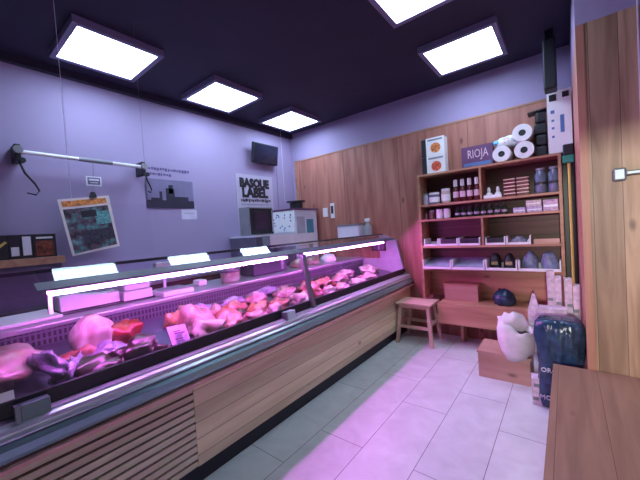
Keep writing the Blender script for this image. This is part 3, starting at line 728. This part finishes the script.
# ------------------------------------------------------------------ shelf unit on the back wall
SX0, SX1, SY, SB = -1.385, -0.02, 3.70, 3.98
t = Thing('wall_shelving', (-0.7, 3.84, 0), 'wooden shelving unit on the back wall filled with jars and trays', 'shelving')
Z = dict(top=1.95, b2=1.615, b3=1.44, b4=1.125, b5=0.862)
t.part('side_panel', box(SX0, SX0+0.025, SY, SB, 0.50, 1.95), M_shelfw)
t.part('side_panel', box(SX1-0.025, SX1, SY, SB, 0.50, 1.95), M_shelfw)
for k, z in Z.items():
    t.part('shelf_board', box(SX0+(0 if k == 'top' else 0.025), SX1-(0 if k == 'top' else 0.025), SY, SB-0.012, z-0.022+(0.022 if k == 'top' else 0), z+(0.022 if k == 'top' else 0)), M_shelfw)
t.part('divider', box(-0.715, -0.695, SY, SB-0.012, Z['b2'], 1.95), M_shelfw)
t.part('divider', box(-0.715, -0.695, SY, SB-0.012, Z['b4'], Z['b3']-0.022), M_shelfw)
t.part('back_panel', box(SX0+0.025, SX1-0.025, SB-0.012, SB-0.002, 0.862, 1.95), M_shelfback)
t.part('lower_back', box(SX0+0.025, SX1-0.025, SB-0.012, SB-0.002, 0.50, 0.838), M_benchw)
# bench box below
t = Thing('wall_bench', (-0.65, 3.8, 0), 'low wooden box bench under the shelving with a plain front', 'bench')
t.part('front_board', box(-1.19, 0.07, 3.60, 3.625, 0.25, 0.485), M_benchw)
t.part('top_board', box(-1.19, 0.07, 3.625, 3.978, 0.455, 0.478), M_benchw)
t.part('bottom_board', box(-1.19, 0.07, 3.625, 3.978, 0.25, 0.27), M_benchw)
t.part('support', box(-1.0, -0.97, 3.80, 3.978, 0.0, 0.25), M_benchw)
t.part('support', box(0.03, 0.06, 3.64, 3.978, 0.0, 0.25), M_benchw)
t = Thing('wooden_crate', (-1.0, 3.85, 0.478), 'small closed wooden box standing on the low bench', 'box')
t.part('crate_body', box(-1.16, -0.80, 3.80, 3.965, 0.479, 0.66), M_crate)
t.part('crate_lid', box(-1.17, -0.79, 3.79, 3.966, 0.661, 0.675), M_benchw)
single('blue_bag', blob((-0.55, 3.80, 0.479), (0.10, 0.09, 0.12), 0, 80, rough=0.25), M_navy, (-0.55, 3.80, 0.479), 'dark blue knotted bag sitting on the low bench', 'bag', smooth=True)

YF = 3.78
# row 1
def jar(x, y, z, r, h, body, lid, label, name='jar', cat='jar', group=None, lab=None):
    t = Thing(name, (x, y, z), label, cat, group)
    t.part('jar_body', lathe([(r*0.92, 0), (r, 0.006), (r, h*0.72), (r*0.88, h*0.82)], (x, y, z), 14), body, smooth=False)
    t.part('lid', lathe([(r*0.93, h*0.825), (r*0.95, h*0.83), (r*0.95, h*0.99), (r*0.9, h)], (x, y, z), 14), lid)
    if lab: t.part('paper_label', lathe([(r*1.015, h*0.16), (r*1.015, h*0.60)], (x, y, z), 14, closed=False), lab)
    return t
z = Z['b2']
jar(-1.315, YF, z+.001, 0.033, 0.13, plain('milky_jar', (0.40, 0.36, 0.45), 0.2), M_grey, 'slim cloudy jar at the left end of the upper shelf')
jar(-1.215, YF, z+.001, 0.060, 0.135, M_greycab, M_white, 'wide jar with white label, second on the upper shelf', lab=M_paper)
jar(-1.085, YF, z+.001, 0.050, 0.165, plain('tan_jar', (0.50, 0.40, 0.36), 0.3), M_white, 'pale tan jar with wide white lid beside the red bottles', lab=M_paper)
t0 = None
bl = ['sauce bottle with white cap and pink label, leftmost of four', 'sauce bottle with white cap and pink label, second of four', 'sauce bottle with white cap and pink label, third of four', 'sauce bottle with white cap and pink label, beside the divider']
for i in range(4):
    x = -0.975 + i*0.073
    if i == 0:
        T = Thing('sauce_bottle', (x, YF, z+.001), bl[0], 'bottle', 'sauce bottles on the upper shelf')
        T.part('bottle_body', lathe([(0.026, 0), (0.029, 0.005), (0.029, 0.13), (0.016, 0.165), (0.014, 0.185)], (x, YF, z+.001), 12), M_darkred, smooth=False)
        T.part('cap', lathe([(0.021, 0.175), (0.022, 0.18), (0.020, 0.245), (0.015, 0.25)], (x, YF, z+.001), 12), M_white)
        T.part('paper_label', lathe([(0.0297, 0.05), (0.0297, 0.115)], (x, YF, z+.001), 12, closed=False), M_pinktext)
        t0 = T
    else: copy_thing(t0.o, (x, YF, z+.001), bl[i])
t0 = None
for i, lb in enumerate(('small white pump bottle, left of the pair by the tins', 'small white pump bottle, right of the pair by the tins')):
    x = -0.64 + i*0.085
    if not t0:
        t0 = Thing('pump_bottle', (x, YF, z+.001), lb, 'bottle')
        t0.part('bottle_body', lathe([(0.032, 0), (0.034, 0.01), (0.03, 0.05), (0.012, 0.07)], (x, YF, z+.001), 12), M_white)
        t0.part('pump_cap', lathe([(0.016, 0.071), (0.017, 0.09), (0.01, 0.12)], (x, YF, z+.001), 12), M_white)
    else: copy_thing(t0.o, (x, YF, z+.001), lb)
single('white_dish', box(-0.685, -0.515, YF-0.06, YF-0.04, z+.001, z+.035), M_white, (-0.6, YF-0.05, z+.001), 'low white dish in front of the pump bottles', 'dish', bevel=0.004)
t0 = None
for c in range(2):
    for k in range(5):
        x = -0.445 + c*0.115; zz = z + .001 + k*0.036
        lb = '%s of the %s stack of flat red-and-white tins' % (('bottom tin', 'second tin up', 'middle tin', 'fourth tin up', 'top tin')[k], ('left', 'right')[c])
        if t0 is None:
            t0 = Thing('flat_tin', (x, YF, zz), lb, 'tin', 'flat tins stacked on the upper shelf')
            t0.part('tin_body', box(x-0.05, x+0.05, YF-0.04, YF+0.04, zz, zz+0.026), M_darkred, bevel=0.004)
            t0.part('tin_lid', box(x-0.052, x+0.052, YF-0.042, YF+0.042, zz+0.026, zz+0.035), plain('pale_tin', (0.70, 0.45, 0.42), 0.4), bevel=0.003)
        else: copy_thing(t0.o, (x, YF, zz), lb)
t0 = None
for i, lb in enumerate(('large clear glass jar, left of two on the upper shelf', 'large clear glass jar, right of two on the upper shelf')):
    x = -0.185 + i*0.105
    if not t0:
        t0 = Thing('glass_jar', (x, YF, z+.001), lb, 'jar')
        t0.part('jar_body', lathe([(0.045, 0), (0.05, 0.01), (0.05, 0.18), (0.035, 0.21), (0.035, 0.225)], (x, YF, z+.001), 16), plain('blue_grey_glass', (0.10, 0.12, 0.19), 0.12), smooth=True)
        t0.part('jar_band', lathe([(0.051, 0.085), (0.051, 0.11)], (x, YF, z+.001), 16, closed=False), M_black)
        t0.part('jar_lid', lathe([(0.038, 0.226), (0.038, 0.245)], (x, YF, z+.001), 16), M_grey)
    else: copy_thing(t0.o, (x, YF, z+.001), lb)
# row 2
z = Z['b3']
dk = plain('brown_spice', (0.14, 0.07, 0.06), 0.4)
jar(-1.32, YF, z+.001, 0.024, 0.09, dk, M_black, 'small dark spice jar at the left end of the narrow shelf')
jar(-1.255, YF, z+.001, 0.030, 0.105, dk, M_grey, 'small brown spice jar second on the narrow shelf')
jar(-1.165, YF, z+.001, 0.038, 0.11, M_white, M_white, 'squat white jar, left of the pair on the narrow shelf', lab=M_paper)
jar(-1.080, YF, z+.001, 0.038, 0.11, M_white, M_white, 'squat white jar, right of the pair on the narrow shelf', lab=M_paper)
t0 = None
pos = ['first', 'second', 'third', 'fourth', 'fifth', 'sixth', 'seventh', 'eighth']
for i in range(8):
    x = -0.965 + i*0.066
    lb = 'dark stubby bottle with pale label, %s from the left in its row' % pos[i]
    if not t0:
        t0 = Thing('stubby_bottle', (x, YF, z+.001), lb, 'bottle', 'dark stubby bottles on the narrow shelf')
        t0.part('bottle_body', lathe([(0.024, 0), (0.027, 0.005), (0.027, 0.07), (0.014, 0.09), (0.014, 0.1)], (x, YF, z+.001), 12), M_darkgreen)
        t0.part('cap', lathe([(0.016, 0.1), (0.016, 0.118)], (x, YF, z+.001), 12), M_black)
        t0.part('paper_label', lathe([(0.0277, 0.025), (0.0277, 0.05)], (x, YF, z+.001), 12, closed=False), plain('lilac_label', (0.36, 0.32, 0.42), 0.6))
    else: copy_thing(t0.o, (x, YF, z+.001), lb)
bxs = [(-0.42, -0.315, 0.055, 'lilac'), (-0.305, -0.18, 0.055, 'lilac'), (-0.31, -0.185, 0.06, 'cream'), (-0.17, -0.055, 0.11, 'pink')]
pc_ = {'lilac': plain('lilac_packet', (0.38, 0.30, 0.48), 0.5, var=0.4, scale=60), 'cream': plain('cream_packet', (0.50, 0.40, 0.40), 0.5, var=0.3, scale=60), 'pink': plain('pink_packet', (0.45, 0.30, 0.45), 0.5, var=0.4, scale=50)}
bll = ['small lilac packet right of the stubby bottles', 'small lilac packet under the cream packet', 'cream packet stacked on the lilac packet', 'larger pink-lilac packet at the right end of the narrow shelf']
for i, (a, b, h, c) in enumerate(bxs):
    zz = z+.001 + (0.056 if i == 2 else 0)
    t = Thing('food_packet', ((a+b)/2, YF, zz), bll[i], 'packet')
    t.part('packet_body', box(a, b, YF-0.05, YF+0.05, zz, zz+h), pc_[c], bevel=0.003)
    t.part('packet_stripe', box(a+0.005, b-0.005, YF-0.052, YF-0.05, zz+h*0.35, zz+h*0.55), M_whiteg)
# row 3: white bins
z = Z['b4']
def bin_(x0, x1, z, label, h=0.085, mat=M_white, y0=3.71, y1=3.93, group='white open bins on the middle shelf', name='open_bin'):
    t = Thing(name, ((x0+x1)/2, (y0+y1)/2, z+.001), label, 'bin', group)
    bm = bmesh.new(); z += .001
    bx(bm, x0, x1, y0, y1, z, z+0.006)
    bx(bm, x0, x0+0.012, y0, y1, z+0.006, z+h); bx(bm, x1-0.012, x1, y0, y1, z+0.006, z+h)
    bx(bm, x0+0.012, x1-0.012, y1-0.006, y1, z+0.006, z+h*0.5)
    t.part('bin_body', bm, mat)
    t.part('front_lip', box(x0+0.012, x1-0.012, y0, y0+0.008, z+0.006, z+h*0.26), mat)
    return t
for x0, x1, lb in ((-1.345, -1.175, 'white open bin at the left end of the middle shelf'), (-1.165, -0.965, 'second white open bin on the middle shelf'), (-0.955, -0.735, 'third white open bin, just left of the divider'),
                   (-0.685, -0.50, 'white open bin just right of the divider'), (-0.49, -0.28, 'white open bin holding a pale packet, right of the divider')):
    t = bin_(x0, x1, z, lb)
    t.part('dark_filler', box(x0+0.014, x1-0.014, 3.722, 3.92, z+0.008, z+0.075), M_black, label='dark block darkening the bin interior') if x1 < -0.3 and x0 > -1.3 else None  # black block added to make the bin interior dark
single('pale_packet', blob((-0.385, 3.80, z+0.008), (0.07, 0.07, 0.05), 0, 90), MM['wrap'], (-0.385, 3.80, z+0.008), 'pale packet lying inside the rightmost white bin', 'packet', smooth=True)
t = Thing('wicker_tray', (-0.15, 3.82, z+.001), 'brown shallow tray at the right end of the middle shelf', 'tray')
t.part('tray_floor', box(-0.25, -0.055, 3.73, 3.93, z+.001, z+.01), M_crate)
t.part('tray_wall', box(-0.25, -0.055, 3.722, 3.73, z+.001, z+.05), M_crate)
t.part('tray_wall', box(-0.258, -0.25, 3.722, 3.93, z+.001, z+.05), M_crate)
# row 4
z = Z['b5']
gm = plain('grey_plastic_film', (0.26, 0.28, 0.40), 0.3, var=0.2, scale=12, bump=0.4)
ww = [(-1.355, -1.035, 'wide white tray under the first bins, with grey film', gm, 0.09), (-1.025, -0.695, 'wide white tray with grey film left of the jars of nuts', gm, 0.09),
      (-0.685, -0.40, 'wide white tray holding dark packets of nuts', M_coffee, 0.07), (-0.39, -0.05, 'wide white tray holding blue-grey bags at the right end', M_bluegrey, 0.07)]
for i, (x0, x1, lb, cm, ch) in enumerate(ww):
    bin_(x0, x1, z, lb, h=0.105, y0=3.66, y1=3.94, group='wide white trays on the lowest shelf', name='wide_tray')
    if i < 2:
        single('folded_film', box(x0+0.018, x1-0.018, 3.675, 3.935, z+0.06, z+0.075, rot=rotm('X', 0.30)), cm, ((x0+x1)/2, 3.80, z+0.009), 'grey plastic film filling the %s wide tray' % ('leftmost', 'second')[i], 'film', bevel=0.006)
    elif i == 2:
        for k in range(2):
            x = x0+0.075+k*0.13
            t = Thing('nut_packet', (x, 3.79, z+0.009), 'dark packet with yellow patch, %s of two in the tray' % ('left', 'right')[k], 'packet', 'dark packets in the third wide tray')
            t.part('packet_body', blob((x, 3.79, z+0.009), (0.055, 0.06, 0.11), 0, 95+k, rough=0.15), M_black, smooth=True)
            t.part('packet_patch', box(x-0.03, x+0.03, 3.722, 3.73, z+0.05, z+0.085), plain('mustard_patch', (0.30, 0.22, 0.10), 0.5, var=0.6, scale=60))
    else:
        for k in range(2):
            x = x0+0.095+k*0.155
            single('plastic_bag', blob((x, 3.79, z+0.009), (0.07, 0.07, 0.12), 0, 85+k, rough=0.2), M_bluegrey, (x, 3.79, z+0.009), 'blue-grey plastic bag, %s of two at the right end' % ('left', 'right')[k], 'bag', 'bags in the fourth wide tray', smooth=True)
# on top of the unit
zt = 1.973
t0 = None
for k in range(2):
    zz = zt + k*0.215
    lb = ('white burger carton with orange picture, the lower of the stack', 'white burger carton with orange picture, the upper of the stack')[k]
    t = Thing('burger_carton', (-1.2, 3.85, zz), lb, 'carton', 'burger cartons stacked on top of the shelving')
    t.part('carton_body', box(-1.29, -1.08, 3.80, 3.93, zz, zz+0.212), M_paper)
    t.part('carton_side', box(-1.345, -1.291, 3.80, 3.93, zz, zz+0.205), M_black)
    pmat = plain('burger_picture', (0.60, 0.20, 0.06) if k else (0.60, 0.10, 0.05), 0.5, var=0.7, scale=35)
    t.part('picture', tube(bmesh.new(), [(-1.18, 3.80, zz+0.09), (-1.18, 3.796, zz+0.09)], 0.058, 16), pmat)
    t.part('header_stripe', box(-1.27, -1.10, 3.797, 3.80, zz+0.175, zz+0.195), M_grey)
t = Thing('purple_box', (-0.74, 3.85, zt), 'purple box with pale pink lettering on top of the shelving', 'box')
t.part('box_body', box(-0.90, -0.59, 3.80, 3.93, zt, zt+0.235), M_purple)
t.part('lettering', place_text('RIOJA', 0.13, (-0.735, 3.798, zt+0.145), (1, 0, 0), (0, 0, 1), 0.001, 0.62), M_pinktext)
t.part('lower_stripe', box(-0.88, -0.61, 3.797, 3.80, zt+0.02, zt+0.055), M_blue)
def roll(x, z, r, label, y0=3.72, y1=3.94):
    t = Thing('paper_roll', (x, (y0+y1)/2, z-r), label, 'paper roll', 'paper rolls on top of the shelving')
    bm = bmesh.new(); n = 24
    rr = [(r*0.38, y0), (r, y0), (r, y1), (r*0.38, y1)]
    rings = [[bm.verts.new((x+q*math.cos(2*PI*k/n), y, z+q*math.sin(2*PI*k/n))) for k in range(n)] for q, y in rr]
    for a, b in zip(rings, rings[1:]+rings[:1]):
        for k in range(n): bm.faces.new((a[k], a[(k+1) % n], b[(k+1) % n], b[k]))
    t.part('paper', bm, M_paper)
    bm = bmesh.new(); tube(bm, [(x, y0+0.006, z), (x, y1-0.006, z)], r*0.36, 16)
    t.part('core', bm, M_black)
roll(-0.50, 2.056, 0.082, 'white paper roll with small core, beside the purple box')
roll(-0.305, 2.058, 0.084, 'big white paper roll, the lower of the right pair')
roll(-0.315, 2.228, 0.084, 'big white paper roll, the upper one of the right pair')
t = Thing('wrapped_rolls', (-0.47, 3.84, 2.14), 'plastic-wrapped paper pack with pinkish print lying on the lower roll', 'paper pack')
t.part('pack_body', blob((-0.46, 3.85, 2.142), (0.10, 0.09, 0.075), 0.3, 41, rough=0.2), M_paper, smooth=True)
t.part('pink_print', blob((-0.46, 3.80, 2.165), (0.045, 0.045, 0.045), 0, 42, rough=0.2), M_pinktext, smooth=True)
t.part('blue_tip', blob((-0.555, 3.82, 2.175), (0.03, 0.03, 0.03), 0, 43, rough=0.3), plain('light_blue_film', (0.15, 0.42, 0.62), 0.4), smooth=True)
t = Thing('bottle_rack', (-0.185, 3.85, zt), 'black stack of bottles between the paper rolls and white box', 'rack')
for k in range(4):
    t.part('dark_pack', box(-0.225+0.012*(k % 2), -0.125, 3.78, 3.93, zt+k*0.11, zt+k*0.11+0.105, rot=rotz(0.03*k)), M_black, bevel=0.02)
t.part('top_flap', box(-0.27, -0.115, 3.77, 3.92, zt+0.44, zt+0.452, rot=rotm('Y', -0.1)), M_black)
t = Thing('tall_box', (-0.03, 3.85, zt), 'tall white printed carton standing on the shelving corner', 'carton')
t.part('box_body', box(-0.11, 0.07, 3.73, 3.93, zt, 2.55), M_white)
for i, (x, zc, w_, h_, mm) in enumerate(((-0.065, 2.49, 0.055, 0.06, M_black), (0.03, 2.50, 0.05, 0.05, M_black), (-0.07, 2.36, 0.03, 0.03, M_blue), (-0.07, 2.28, 0.02, 0.02, M_blue), (-0.07, 2.21, 0.02, 0.02, M_blue), (-0.07, 2.13, 0.02, 0.02, M_blue), (0.0, 2.24, 0.03, 0.16, M_blue))):
    t.part('printed_mark', box(x-w_/2, x+w_/2, 3.727, 3.73, zc-h_/2, zc+h_/2), mm)
# broom beside shelving
t = Thing('broom', (0.035, 3.72, 0), 'broom with green head upside down in the gap beside the shelving', 'broom')
t.part('handle', tube(bmesh.new(), [(0.035, 3.66, 0.55), (0.035, 3.67, 1.86)], 0.011, 8), M_yel)
t.part('head', box(-0.01, 0.075, 3.64, 3.70, 1.86, 1.93, ), M_green, bevel=0.01)
t.part('bristles', box(-0.005, 0.07, 3.645, 3.695, 1.93, 2.03), M_black, bevel=0.01)
t = Thing('folded_board', (0.03, 3.80, 0), 'black folded board filling the gap right of the shelving', 'board')
t.part('board_panel', box(-0.012, 0.075, 3.76, 3.80, 0.48, 1.94), M_black)
# speaker hanging from the ceiling
t = Thing('hanging_speaker', (-0.06, 3.58, ZC), 'slim black speaker hanging from the ceiling above the white carton', 'speaker')
t.part('cabinet', box(-0.12, -0.025, 3.50, 3.66, 2.51, 2.95), M_black, bevel=0.015)
t.part('bracket', box(-0.10, -0.04, 3.55, 3.60, 2.95, ZC), M_black)
t.part('grille', box(-0.11, -0.04, 3.492, 3.50, 2.52, 2.84), M_black)

# ------------------------------------------------------------------ floor things
# stool
t = Thing('step_stool', (-1.43, 3.62, 0), 'pale wooden stool with rungs standing by the counter end', 'stool')
t.part('seat', box(-1.64, -1.22, 3.46, 3.78, 0.455, 0.482), M_stool, bevel=0.006)
tops = [(-1.59, 3.51), (-1.27, 3.51), (-1.59, 3.73), (-1.27, 3.73)]
bots = [(-1.63, 3.45), (-1.22, 3.45), (-1.63, 3.80), (-1.23, 3.80)]
for (a, b), (c, d) in zip(tops, bots):
    bm = bmesh.new(); h = 0.018
    lo = [bm.verts.new((c+sx*h, d+sy*h, 0)) for sx, sy in ((-1,-1), (1,-1), (1,1), (-1,1))]
    hi = [bm.verts.new((a+sx*h, b+sy*h, 0.455)) for sx, sy in ((-1,-1), (1,-1), (1,1), (-1,1))]
    for k in range(4): bm.faces.new((lo[k], lo[(k+1) % 4], hi[(k+1) % 4], hi[k]))
    bm.faces.new(lo[::-1]); bm.faces.new(hi)
    t.part('leg', bm, M_stool)
def at(i, z):
    u = z/0.455; return (bots[i][0]*(1-u)+tops[i][0]*u, bots[i][1]*(1-u)+tops[i][1]*u)
for i, j, z in ((0, 1, 0.20), (2, 3, 0.20), (0, 2, 0.24), (1, 3, 0.24), (0, 1, 0.43), (2, 3, 0.43)):
    a, b = at(i, z), at(j, z)
    if i + 1 == j: bm = box(a[0]+.012, b[0]-.012, a[1]-.009, a[1]+.009, z-0.018, z+0.018)
    else: bm = box(a[0]-.009, a[0]+.009, a[1]+.012, b[1]-.012, z-0.018, z+0.018)
    t.part('rung', bm, M_stool)
# crate on floor
t = Thing('pallet_box', (-0.5, 3.2, 0), 'square wooden box on the floor under the open sack', 'box')
t.part('box_body', box(-0.66, -0.27, 3.02, 3.34, 0.0, 0.215), M_crate)
t.part('lid', box(-0.668, -0.262, 3.012, 3.348, 0.215, 0.235), M_crate)
# open sack with beans
t = Thing('open_sack', (-0.37, 3.07, 0.236), 'white sack rolled open showing dark beans', 'sack')
bm = bmesh.new(); n = 32; rings = []
prof = [(0.07, 0.0), (0.115, 0.012), (0.132, 0.06), (0.138, 0.11), (0.134, 0.155), (0.122, 0.18), (0.088, 0.186), (0.072, 0.170), (0.060, 0.14)]
for i, (r, z) in enumerate(prof):
    ring = []
    for k in range(n):
        a = 2*PI*k/n; w_ = min(1, i/5.0)
        rr = r*(1+0.04*math.sin(3*a+i)+0.03*math.sin(7*a+2*i))
        left = max(0.0, math.cos(a-2.5))          # the rim stands up high on the left and back
        x = -0.37 + rr*math.cos(a) + (0.04 if i > 5 else 0); y = 3.07+rr*0.9*math.sin(a)
        zz = 0.236 + z*1.1 + w_*0.085*(0.5+0.5*math.cos(a-2.4)) + w_*0.012*math.sin(5*a)
        if y < 3.01: zz -= 0.055*min(1, (3.01-y)/0.05)*(1-w_)
        if i <= 3 and y < 3.01: y -= 0.012
        ring.append(bm.verts.new((x, y, zz)))
    rings.append(ring)
for a, b in zip(rings, rings[1:]):
    for k in range(n): bm.faces.new((a[k], a[(k+1) % n], b[(k+1) % n], b[k]))
bm.faces.new(rings[0][::-1])
t.part('sack_body', bm, M_sack, smooth=True)
t.part('beans', lathe([(0.001, 0.014), (0.06, 0.012), (0.068, 0.0)], (-0.33, 3.065, 0.42), 18, closed=False), M_coffee)
t.part('folded_rim', blob((-0.395, 3.13, 0.47), (0.115, 0.075, 0.105), 0.3, 24, flat=False, rough=0.3, freq=3.0), M_sack, smooth=True, label='crumpled upright rim of the sack')

# second folded paper bag and tall pink-white bags against wall
PW = plain('pinkish_white_carton', (0.62, 0.50, 0.60), 0.6, var=0.25, scale=28)
def carton(x0, x1, y0, y1, z0, z1, label, rz=0, marks=2):
    t = Thing('carton', ((x0+x1)/2, (y0+y1)/2, z0), label, 'carton')
    t.part('carton_body', box(x0, x1, y0, y1, z0, z1, rot=rotz(rz)), PW)
    rnd = random.Random(int(abs(x0*1000)))
    for k in range(marks):
        bm = bmesh.new()
        zc = z0 + (z1-z0)*(0.25+0.5*k/max(1, marks-1)); xc = (x0+x1)/2 + rnd.uniform(-0.01, 0.01)
        bx(bm, xc-0.018, xc+0.018, y0-0.004, y0-0.0005, zc-0.012, zc+0.012, rot=rotz(rz), piv=((x0+x1)/2, (y0+y1)/2, zc))
        t.part('printed_mark', bm, M_grey)
carton(-0.145, -0.095, 3.22, 3.30, 0.0, 0.93, 'tallest narrow pinkish white carton, left of the group by the wall', 0.1, 5)
carton(-0.088, -0.048, 3.22, 3.30, 0.0, 0.89, 'narrow pinkish carton just right of the tallest one', -0.05, 4)
carton(-0.032, 0.018, 3.24, 3.32, 0.0, 0.87, 'pinkish white carton behind the navy bag, second from the wooden return', 0.05, 4)
carton(0.025, 0.068, 3.22, 3.31, 0.0, 0.82, 'pinkish white carton touching the wooden return', 0, 4)
carton(-0.20, -0.02, 3.04, 3.15, 0.0, 0.66, 'wide low white carton behind the navy bag', 0.0, 3)
carton(-0.245, -0.185, 2.74, 2.84, 0.0, 0.20, 'small narrow white box on the floor left of the navy bag', 0.1, 2)
# pointed paper bag
bm = bmesh.new()
q = [(-0.285, 3.19), (-0.20, 3.19), (-0.20, 3.25), (-0.285, 3.25)]
r0 = [bm.verts.new((x, y, 0.236)) for x, y in q]; r1 = [bm.verts.new((x, y, 0.60)) for x, y in q]
r2 = [bm.verts.new((-0.243 + (x+0.243)*0.2, 3.22+(y-3.22)*0.3, 0.735)) for x, y in q]
for a, b in ((r0, r1), (r1, r2)):
    for k in range(4): bm.faces.new((a[k], a[(k+1) % 4], b[(k+1) % 4], b[k]))
bm.faces.new(r0[::-1]); bm.faces.new(r2)
single('paper_bag', bm, PW, (-0.243, 3.22, 0.236), 'pointed pale paper bag standing between the open sack and cartons', 'bag')
# navy bag
t = Thing('navy_sack', (-0.05, 2.76, 0), 'tall shiny navy blue plastic sack with white lettering on the floor', 'sack')
bm = bmesh.new(); n = 72; rings = []
prof = [(0.09, 0.0), (0.125, 0.015), (0.14, 0.08), (0.142, 0.2), (0.135, 0.30), (0.142, 0.40), (0.146, 0.47), (0.150, 0.53), (0.150, 0.58), (0.14, 0.62), (0.12, 0.65), (0.08, 0.655)]
for i, (r, z) in enumerate(prof):
    ring = []
    for k in range(n):
        a = 2*PI*k/n; sq = 1/(abs(math.cos(a))**4+abs(math.sin(a))**4)**0.25
        rr = r*min(sq, 1.16)*(1+0.03*math.sin(5*a+i*1.3)+(0.035*math.sin(13*a+i*0.5)+0.03*math.sin(21*a-i*0.8))*(1 if i > 4 else 0.15))
        ring.append(bm.verts.new((-0.065+rr*0.95*math.cos(a), 2.80+rr*0.72*math.sin(a), z)))
    rings.append(ring)
for a, b in zip(rings, rings[1:]):
    for k in range(n): bm.faces.new((a[k], a[(k+1) % n], b[(k+1) % n], b[k]))
bm.faces.new(rings[0][::-1]); bm.faces.new(rings[-1])
t.part('sack_body', bm, M_navy, smooth=True)
t.part('lettering', place_text('ORGANIC', 0.045, (-0.075, 2.685, 0.30), (1, 0, 0), (0, 0, 1), 0.004), M_whiteg) 
t.part('lettering', place_text('MOULD', 0.045, (-0.11, 2.685, 0.10), (1, 0, 0), (0, 0, 1), 0.004), M_whiteg)
# seat bench at lower right
t = Thing('seat_bench', (0.5, 1.6, 0), 'low wooden bench with a knotty plank top at the lower right', 'bench')
t.part('top', box(-0.100, 1.60, 0.9, 2.59, 0.365, 0.395), M_seatw)
t.part('side_board', box(-0.09, -0.065, 0.92, 2.58, 0.0, 0.365), M_seatw)
t.part('front_board', box(-0.065, 1.58, 0.92, 0.945, 0.0, 0.365), M_seatw)
# door handle on right cladding
t = Thing('door_handle', (0.3, 2.6, 1.61), 'chrome lever handle on the wooden panel at the right', 'handle')
t.part('rose', box(0.225, 0.285, 2.555, 2.60, 1.575, 1.65), M_post, bevel=0.01)
t.part('lever', box(0.28, 0.47, 2.545, 2.57, 1.603, 1.628), M_post, bevel=0.006)
